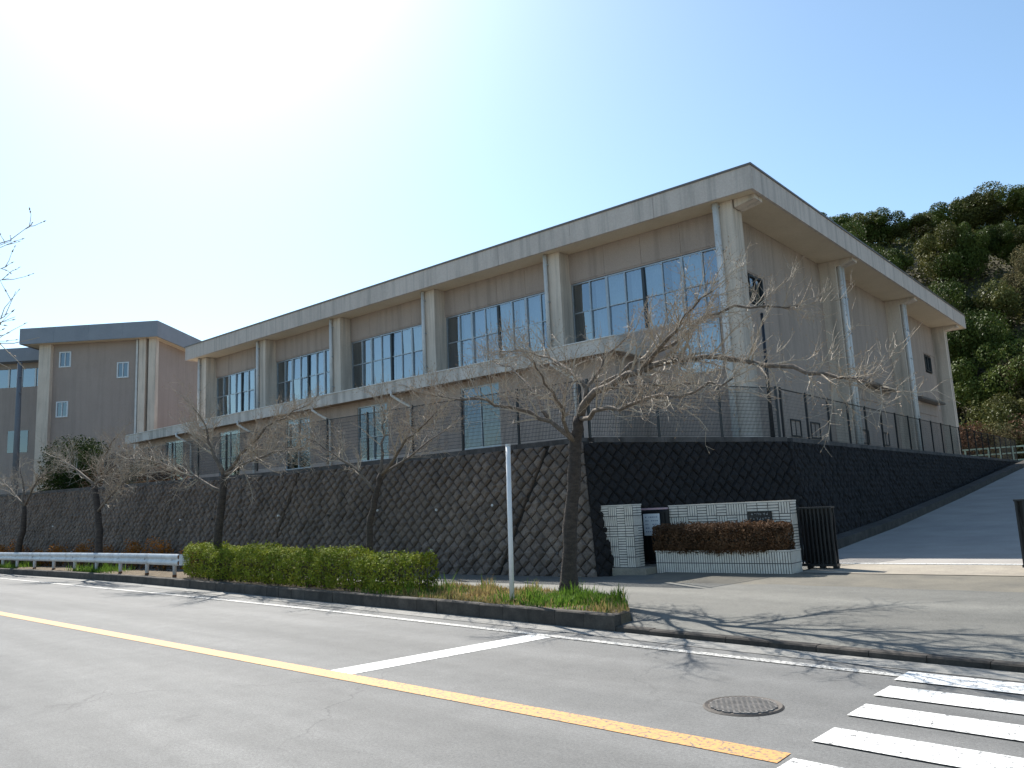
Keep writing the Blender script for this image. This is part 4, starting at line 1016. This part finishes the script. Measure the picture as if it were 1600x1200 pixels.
# ------------------------------------------------------------------ bare cherry trees
def grow(limbs, seed, sub=1.0, twig_len=0.55, dens=1.0, droop=0.0):
    """limbs: list of (points, r0, r1). returns (limb mesh, twig mesh, bud mesh)"""
    rg = random.Random(seed); A, B, C_ = MB(), MB(), MB()
    def wander(p, d, L, n, curl, up):
        pts = [p]; d = d.normalized()
        for i in range(n):
            d = (d + Vector((rg.gauss(0, curl), rg.gauss(0, curl), rg.gauss(0, curl) + up))).normalized(); pts.append(pts[-1] + d * (L / n))
        return pts
    def at(pts, t):
        k = t * (len(pts) - 1); i = min(int(k), len(pts) - 2); f = k - i
        return pts[i].lerp(pts[i + 1], f), (pts[i + 1] - pts[i]).normalized()
    def side(d, spread):
        a = d.orthogonal().normalized(); b = d.cross(a); th = rg.uniform(0, 6.283)
        return (d * math.cos(spread) + (a * math.cos(th) + b * math.sin(th)) * math.sin(spread)).normalized()
    def twig(p, d, L, r):
        pts = wander(p, d, L, 3, 0.22, 0.05); B.tube(pts, [r, r * .75, r * .55, r * .35], 3, False)
        for q in (1.0, rg.uniform(0.35, 0.85)):
            c, dd = at(pts, q); s = rg.uniform(0.009, 0.016)
            C_.add([c - dd * s, c + dd.orthogonal().normalized() * s * .6, c + dd.cross(dd.orthogonal()).normalized() * s * .6, c - dd.orthogonal().normalized() * s * .6, c + dd * s * 2.2], [(0, 1, 2), (0, 2, 3), (0, 3, 1), (4, 2, 1), (4, 3, 2), (4, 1, 3)])
        return pts
    def branch(p, d, L, r):
        n = max(3, int(L / 0.22)); pts = wander(p, d, L, n, 0.20, 0.035 - droop)
        B.tube(pts, [r * (1 - 0.75 * i / n) for i in range(n + 1)], 4, False)
        for k in range(int(L * 14 * dens)):
            t = rg.uniform(0.12, 1.0); q, dd = at(pts, t); tw = twig(q, side(dd, rg.uniform(0.5, 1.15)) + Vector((0, 0, 0.25)), twig_len * rg.uniform(0.35, 1.1) * (1.1 - 0.4 * t), max(0.0047, r * 0.35 * (1 - 0.5 * t)))
            if rg.random() < 0.7 * dens:
                q2, d2 = at(tw, rg.uniform(0.3, 0.8)); twig(q2, side(d2, 0.8), twig_len * rg.uniform(0.25, 0.6), 0.0040)
    for li, (pts, r0, r1) in enumerate(limbs):
        P = [Vector(p) for p in pts]
        # subdivide with a little wobble
        Q = []
        for i in range(len(P) - 1):
            for f in (0, 1 / 3, 2 / 3):
                q = P[i].lerp(P[i + 1], f)
                if f: q += Vector((rg.gauss(0, .035), rg.gauss(0, .035), rg.gauss(0, .03)))
                Q.append(q)
        Q.append(P[-1]); n = len(Q)
        A.tube(Q, [r0 + (r1 - r0) * (i / (n - 1)) ** 0.8 for i in range(n)], 7, True)
        Ltot = sum((P[i + 1] - P[i]).length for i in range(len(P) - 1))
        for k in range(int(Ltot * 10.5 * sub)):
            t = rg.uniform(0.18, 1.0); q, dd = at(Q, t)
            d = side(dd, rg.uniform(0.45, 1.0)) + Vector((0, 0, 0.18)); branch(q, d, rg.uniform(0.5, 1.35) * (1.15 - 0.45 * t) * (0.6 + 0.4 * sub), max(0.008, (r0 + (r1 - r0) * t) * 0.42))
        branch(Q[-1], Q[-1] - Q[-2], 0.8, r1 * 0.9)
    return A, B, C_
def cherry(base, trunk, tr, limbs, seed, label, sub=1.0, twig_len=0.55, dens=1.0):
    o = thing('cherry_tree', base, label, 'tree', 'bare cherry trees along the road')
    rg = random.Random(seed); T = [Vector(p) for p in trunk]; Q = []
    for i in range(len(T) - 1):
        for f in (0, .25, .5, .75):
            q = T[i].lerp(T[i + 1], f)
            if i or f > .4: q += Vector((rg.gauss(0, .012), rg.gauss(0, .012), 0))
            Q.append(q)
    Q.append(T[-1]); n = len(Q)
    rad = [tr * (1.0 - 0.28 * i / (n - 1)) * (1 + rg.uniform(-.06, .06)) for i in range(n)]; rad[0] = tr * 1.55; rad[1] = tr * 1.15
    mb = MB().tube(Q, rad, 12); k = 12      # knobbly bark
    for i in range(len(mb.v)):
        x, y, z = mb.v[i]; c = Q[min(i // k, n - 1)]; f = 1 + rg.uniform(-.07, .07); mb.v[i] = (c.x + (x - c.x) * f, c.y + (y - c.y) * f, z)
    make('trunk', mb, 'bark', o, smooth=True)
    A, B, C_ = grow(limbs, seed, sub, twig_len, dens)
    make('limbs', A, 'limb', o, smooth=True); make('twigs', B, 'twig', o, kind='stuff'); make('buds', C_, 'bud', o, kind='stuff')
    return o
cherry((-9.04, 12.2, 0.2), [(-9.04, 12.2, 0.12), (-8.93, 12.2, 1.35), (-8.77, 12.2, 2.4), (-8.68, 12.2, 2.99), (-8.56, 12.2, 3.43)], 0.145, [
    ([(-8.56, 12.2, 3.40), (-8.1, 12.1, 3.85), (-7.02, 11.9, 4.03), (-6.16, 11.7, 4.1), (-5.44, 11.6, 4.01), (-4.18, 11.4, 3.64), (-3.54, 11.3, 3.38), (-2.95, 11.2, 3.17)], 0.085, 0.016),
    ([(-8.1, 12.1, 3.85), (-7.5, 12.4, 4.29), (-6.79, 12.7, 4.57), (-6.27, 13.0, 5.05), (-5.51, 13.2, 5.08), (-4.69, 13.4, 4.99)], 0.055, 0.014),
    ([(-7.02, 11.9, 4.03), (-6.19, 11.5, 4.45), (-5.7, 11.2, 4.7), (-5.14, 11.0, 4.9)], 0.045, 0.012),
    ([(-8.56, 12.2, 3.40), (-8.51, 12.4, 4.0), (-8.29, 12.7, 4.5), (-7.9, 13.0, 4.95)], 0.055, 0.012),
    ([(-8.51, 12.4, 4.0), (-9.21, 12.9, 4.5), (-10.1, 13.4, 4.95), (-11.3, 13.8, 5.35), (-12.3, 14.1, 5.5)], 0.045, 0.011),
    ([(-8.68, 12.2, 2.95), (-9.09, 12.0, 3.40), (-9.61, 11.7, 3.67), (-10.15, 11.4, 3.9), (-10.88, 11.1, 4.0), (-11.2, 10.9, 4.1)], 0.055, 0.012),
    ([(-9.09, 12.0, 3.40), (-9.75, 12.3, 4.11), (-10.4, 12.6, 4.6), (-11.2, 12.9, 4.95)], 0.04, 0.011),
    ([(-8.56, 12.2, 3.40), (-7.4, 11.4, 3.42), (-6.24, 10.7, 3.38), (-5.17, 10.2, 3.3), (-4.4, 9.8, 3.35)], 0.05, 0.011),
    ([(-8.1, 12.1, 3.85), (-7.83, 13.0, 4.0), (-7.42, 14.0, 4.07), (-6.91, 14.7, 4.05)], 0.045, 0.011),
    ([(-8.68, 12.2, 2.95), (-8.41, 11.5, 3.52), (-8.35, 10.9, 3.92), (-8.07, 10.3, 4.2)], 0.045, 0.011)],
    101, 'largest bare cherry tree, leaning right in front of the gate', 0.82, 0.5, 0.85)
cherry((-15.15, 12.5, 0.2), [(-15.15, 12.5, 0.12), (-14.98, 12.5, 1.59), (-14.72, 12.5, 2.33), (-14.55, 12.5, 2.75)], 0.085, [
    ([(-14.55, 12.5, 2.72), (-13.6, 12.3, 3.3), (-12.6, 12.0, 3.65), (-11.9, 11.8, 3.9)], 0.045, 0.010),
    ([(-14.55, 12.5, 2.72), (-14.75, 12.7, 3.5), (-14.85, 12.9, 4.1), (-15.2, 13.1, 4.6)], 0.045, 0.010),
    ([(-14.72, 12.5, 2.33), (-15.36, 12.3, 3.0), (-16.2, 12.1, 3.5), (-16.9, 11.9, 3.9)], 0.040, 0.010),
    ([(-14.55, 12.5, 2.72), (-14.0, 13.2, 3.3), (-13.7, 13.9, 3.8)], 0.035, 0.010)], 102, 'slender bare cherry tree rising behind the right half of the green hedge', 0.9, 0.45, 0.85)
cherry((-22.16, 12.7, 0.2), [(-22.16, 12.7, 0.12), (-22.12, 12.7, 1.38), (-21.86, 12.7, 2.68), (-21.8, 12.7, 3.2)], 0.135, [
    ([(-21.8, 12.7, 3.18), (-22.18, 12.5, 4.0), (-22.3, 12.3, 4.8), (-22.6, 12.1, 5.3)], 0.07, 0.012),
    ([(-21.8, 12.7, 3.18), (-20.76, 12.9, 4.0), (-19.77, 13.1, 4.6), (-18.6, 13.3, 4.9)], 0.06, 0.012),
    ([(-21.86, 12.7, 2.68), (-23.28, 12.5, 3.3), (-24.7, 12.2, 3.75), (-26.4, 12.0, 4.0)], 0.06, 0.012),
    ([(-21.8, 12.7, 3.18), (-19.9, 12.5, 3.5), (-18.2, 12.3, 3.6), (-17.0, 12.1, 3.6)], 0.05, 0.011),
    ([(-22.18, 12.5, 4.0), (-23.3, 12.8, 4.5), (-24.6, 13.1, 4.8)], 0.04, 0.011),
    ([(-21.8, 12.7, 3.18), (-21.7, 13.6, 3.9), (-21.9, 14.4, 4.5)], 0.04, 0.011)], 103, 'bare cherry tree rising behind the left half of the green hedge', 0.95, 0.55, 0.85)
cherry((-32.15, 13.55, 0.2), [(-32.15, 13.55, 0.12), (-32.26, 13.6, 1.71), (-32.64, 13.6, 2.94), (-32.81, 13.6, 3.5)], 0.15, [
    ([(-32.81, 13.6, 3.48), (-34.4, 13.4, 4.3), (-36.2, 13.2, 4.9)], 0.07, 0.014),
    ([(-32.81, 13.6, 3.48), (-32.45, 13.7, 4.5), (-31.4, 13.8, 5.3)], 0.06, 0.014),
    ([(-32.48, 13.6, 2.44), (-30.4, 13.4, 3.2), (-28.4, 13.2, 3.7)], 0.055, 0.013),
    ([(-32.81, 13.6, 3.48), (-31.0, 13.4, 4.0), (-29.3, 13.2, 4.4)], 0.05, 0.013)], 104, 'bare cherry tree standing behind the guardrail with grass at its foot', 1.0, 0.6, 0.7)
cherry((-42.76, 14.2, 0.2), [(-42.76, 14.2, 0.12), (-42.17, 14.3, 1.85), (-42.1, 14.3, 3.0)], 0.15, [
    ([(-42.1, 14.3, 2.98), (-44.2, 14.3, 4.0), (-46.0, 14.3, 4.6)], 0.07, 0.016),
    ([(-42.1, 14.3, 2.98), (-41.0, 14.4, 4.1), (-39.6, 14.5, 4.5)], 0.06, 0.016),
    ([(-42.1, 14.3, 2.98), (-42.4, 14.3, 4.1), (-42.9, 14.3, 4.9)], 0.06, 0.016)], 105, 'bare cherry tree farthest left, behind the guardrail near the end of the wall', 0.9, 0.6, 0.6)
# tree on the camera side of the road, only its branch tips reach into view
cherry((-11.4, 1.0, 0.12), [(-11.4, 1.0, 0.05), (-11.3, 1.1, 1.4), (-11.1, 1.2, 2.6)], 0.15, [
    ([(-11.1, 1.2, 2.58), (-10.2, 1.7, 3.5), (-9.2, 2.1, 4.1), (-8.5, 2.35, 4.4)], 0.055, 0.008),
    ([(-11.1, 1.2, 2.58), (-10.3, 1.6, 3.1), (-9.3, 2.0, 3.45), (-8.5, 2.35, 3.6)], 0.05, 0.008),
    ([(-11.1, 1.2, 2.58), (-11.9, 1.2, 3.5), (-12.6, 1.1, 4.6)], 0.06, 0.012)], 106, 'bare tree beyond the left edge, only its thin branch tips show against the sky', 0.55, 0.4, 0.5)

# ------------------------------------------------------------------ hill and its trees
def hill_h(x, y):
    t = smooth01((y - 70) / 52); s = smooth01((x + 84) / 30)
    return 3.25 + 32.5 * t * s + 3.0 * t * s * smooth01((-x - 12) / 24) + 5.0 * smooth01((y - 112) / 60) * s + 1.5 * math.sin(x * 0.11 + 1) * t * s 
mb = MB(); gx = np.linspace(-80, 110, 48); gy = np.linspace(68, 210, 36); nx = len(gx)
for y in gy:
    for x in gx: mb.v.append((x, y, hill_h(x, y) - (0.3 if y < 70 else 0)))
for j in range(len(gy) - 1):
    for i in range(nx - 1): mb.f.append((j * nx + i, j * nx + i + 1, (j + 1) * nx + i + 1, (j + 1) * nx + i))
make('hill', mb, 'hill', smooth=True, origin=(0, 70, 3), kind='structure')
def crown_mesh(seed, n, leaf):
    rgn = np.random.default_rng(seed); L = rgn.integers(17, 24); Ps, Os = [], []
    for k in range(L):
        th = rgn.uniform(0, 6.28); rr = rgn.uniform(0.1, 0.74); c = np.array((rr * math.cos(th), rr * math.sin(th), rgn.uniform(-0.45, 0.55) * (1.1 - rr * .7))); s = rgn.uniform(0.17, 0.36)
        m_ = n // L; d = rgn.normal(size=(m_, 3)); d /= np.linalg.norm(d, axis=1)[:, None]
        r = s * (0.62 + 0.42 * rgn.random(m_) ** 0.6 + 0.10 * np.sin(d[:, 0] * 9 + k) * np.sin(d[:, 2] * 8))[:, None]
        Ps.append(c + d * r * np.array((1, 1, 0.85))); Os.append(d)
    return leaf_mesh('crown', np.concatenate(Ps), leaf, seed, up=0.35, outward=np.concatenate(Os), aspect=0.7)
CROWNS = {m: [] for m in ('ever', 'ever2', 'shrub_dry')}
for m in CROWNS:
    for k in range(3):
        me = crown_mesh(200 + k + {'ever': 0, 'ever2': 10, 'shrub_dry': 20}[m], 20000, 0.042); me.materials.append(M[m]); CROWNS[m].append(me)
tm = MB().tube([(0, 0, -0.2), (0.02, 0.01, 0.5), (0, 0, 1.0)], [0.055, 0.042, 0.02], 7)
tm.tube([(0.01, 0, 0.45), (0.22, 0.1, 0.95)], [0.03, 0.012], 5); tm.tube([(0.01, 0, 0.55), (-0.2, -0.12, 1.0)], [0.028, 0.012], 5)
trunk_me = bpy.data.meshes.new('trunk'); trunk_me.from_pydata(tm.v, [], tm.f); trunk_me.materials.append(M['bark'])
def hill_tree(x, y, r, hgt, mat, k, label, rot, vis=True):
    z = hill_h(x, y) - 0.4
    o = thing('hill_tree', (x, y, z), label, 'tree', 'trees on the hillside'); o.rotation_euler = (0, 0, rot)
    c = bpy.data.objects.new('crown', CROWNS[mat][k % 3]); COL.objects.link(c); c.parent = o; c.location = (0, 0, hgt * 0.50); c.scale = (r, r, hgt * 0.66); c['kind'] = 'stuff'
    t = bpy.data.objects.new('trunk', trunk_me); COL.objects.link(t); t.parent = o; t.scale = (hgt * .45, hgt * .45, hgt * 0.55)
rg = random.Random(33)
ORD = 'first second third fourth fifth sixth seventh eighth ninth tenth eleventh twelfth thirteenth fourteenth'.split()
for ri, (y, x0, x1, n_, nm) in enumerate(((76, -30, 4, 12, 'lowest row at the foot of the hill'), (84, -34, 4, 13, 'lower slope row of the hill'), (93, -40, 4, 14, 'middle slope row of the hill'),
                               (103, -48, 4, 14, 'upper slope row of the hill'), (114, -54, 4, 14, 'crest row of the hill'), (128, -58, 6, 12, 'row behind the hill crest'))):
    for k in range(n_):
        x = x0 + (x1 - x0) * (k + 0.5 + rg.uniform(-.3, .3)) / n_; yy = y + rg.uniform(-3, 3)
        q_ = rg.random(); mat = 'ever' if q_ < 0.52 else ('ever2' if q_ < 0.88 else 'shrub_dry'); hgt = rg.uniform(5.0, 9.5); r = hgt * rg.uniform(0.44, 0.62)
        if ri == 0: hgt *= 0.8; r *= 0.9
        if ri >= 4: hgt = 5.2 + 0.45 * (hgt - 5.0); r = hgt * rg.uniform(0.62, 0.8)
        hill_tree(x, yy, r, hgt, mat, rg.randrange(9), '%s tree, %s from left in the %s' % ({'ever': 'dark evergreen', 'ever2': 'olive-green leafy', 'shrub_dry': 'brownish half-bare'}[mat], ORD[k], nm), rg.uniform(0, 6.28))
# undergrowth between them
rgn = np.random.default_rng(77); n_ = 60000
ux = rgn.uniform(-48, 12, n_); uy = rgn.uniform(71, 126, n_); uz = np.array([hill_h(a, b) for a, b in zip(ux, uy)]) + rgn.random(n_) ** 2 * 2.2
link_mesh('undergrowth', leaf_mesh('undergrowth', np.stack([ux, uy - 70, uz - 3], 1), 0.35, 78, up=0.6), 'ever2', None, (0, 70, 3), kind='stuff', label='scrubby undergrowth between the trees on the hillside', cat='undergrowth')
for i, (x, y, rx, rz, mt, lb) in enumerate(((-13.2, 69.5, 3.2, 3.4, 'shrub_red', 'russet bare shrub just right of the gymnasium at the ramp head'),
                                       (-10.0, 70.0, 2.6, 3.0, 'shrub_dry', 'straw-coloured shrub at the ramp head near the right edge'),
                                       (-7.2, 71.0, 2.8, 3.8, 'shrub_red', 'tall russet shrub at the ramp head by the right edge'),
                                       (-11.0, 73.0, 2.6, 5.0, 'ever2', 'olive bush rising behind the russet shrubs at the ramp head'))):
    shrub('dry_shrub', (x, y, 3.3), rx, 1.6, rz, 3000, 0.22, mt, 140 + i, lb)
# pale green railing at the ramp head
gl = thing('green_railing', (-10, 66.6, 3.3), 'pale green metal railing at the head of the ramp', 'railing')
for k in range(13): make('post', MB().box(-13.2 + k * 0.75 - 0.05, -13.2 + k * 0.75 + 0.05, 66.55, 66.65, 3.2, 4.55), 'green_rail', gl)
for z in (3.5, 4.0, 4.45): make('rail', MB().box(-13.3, -4.1, 66.56, 66.64, z, z + 0.1), 'green_rail', gl)
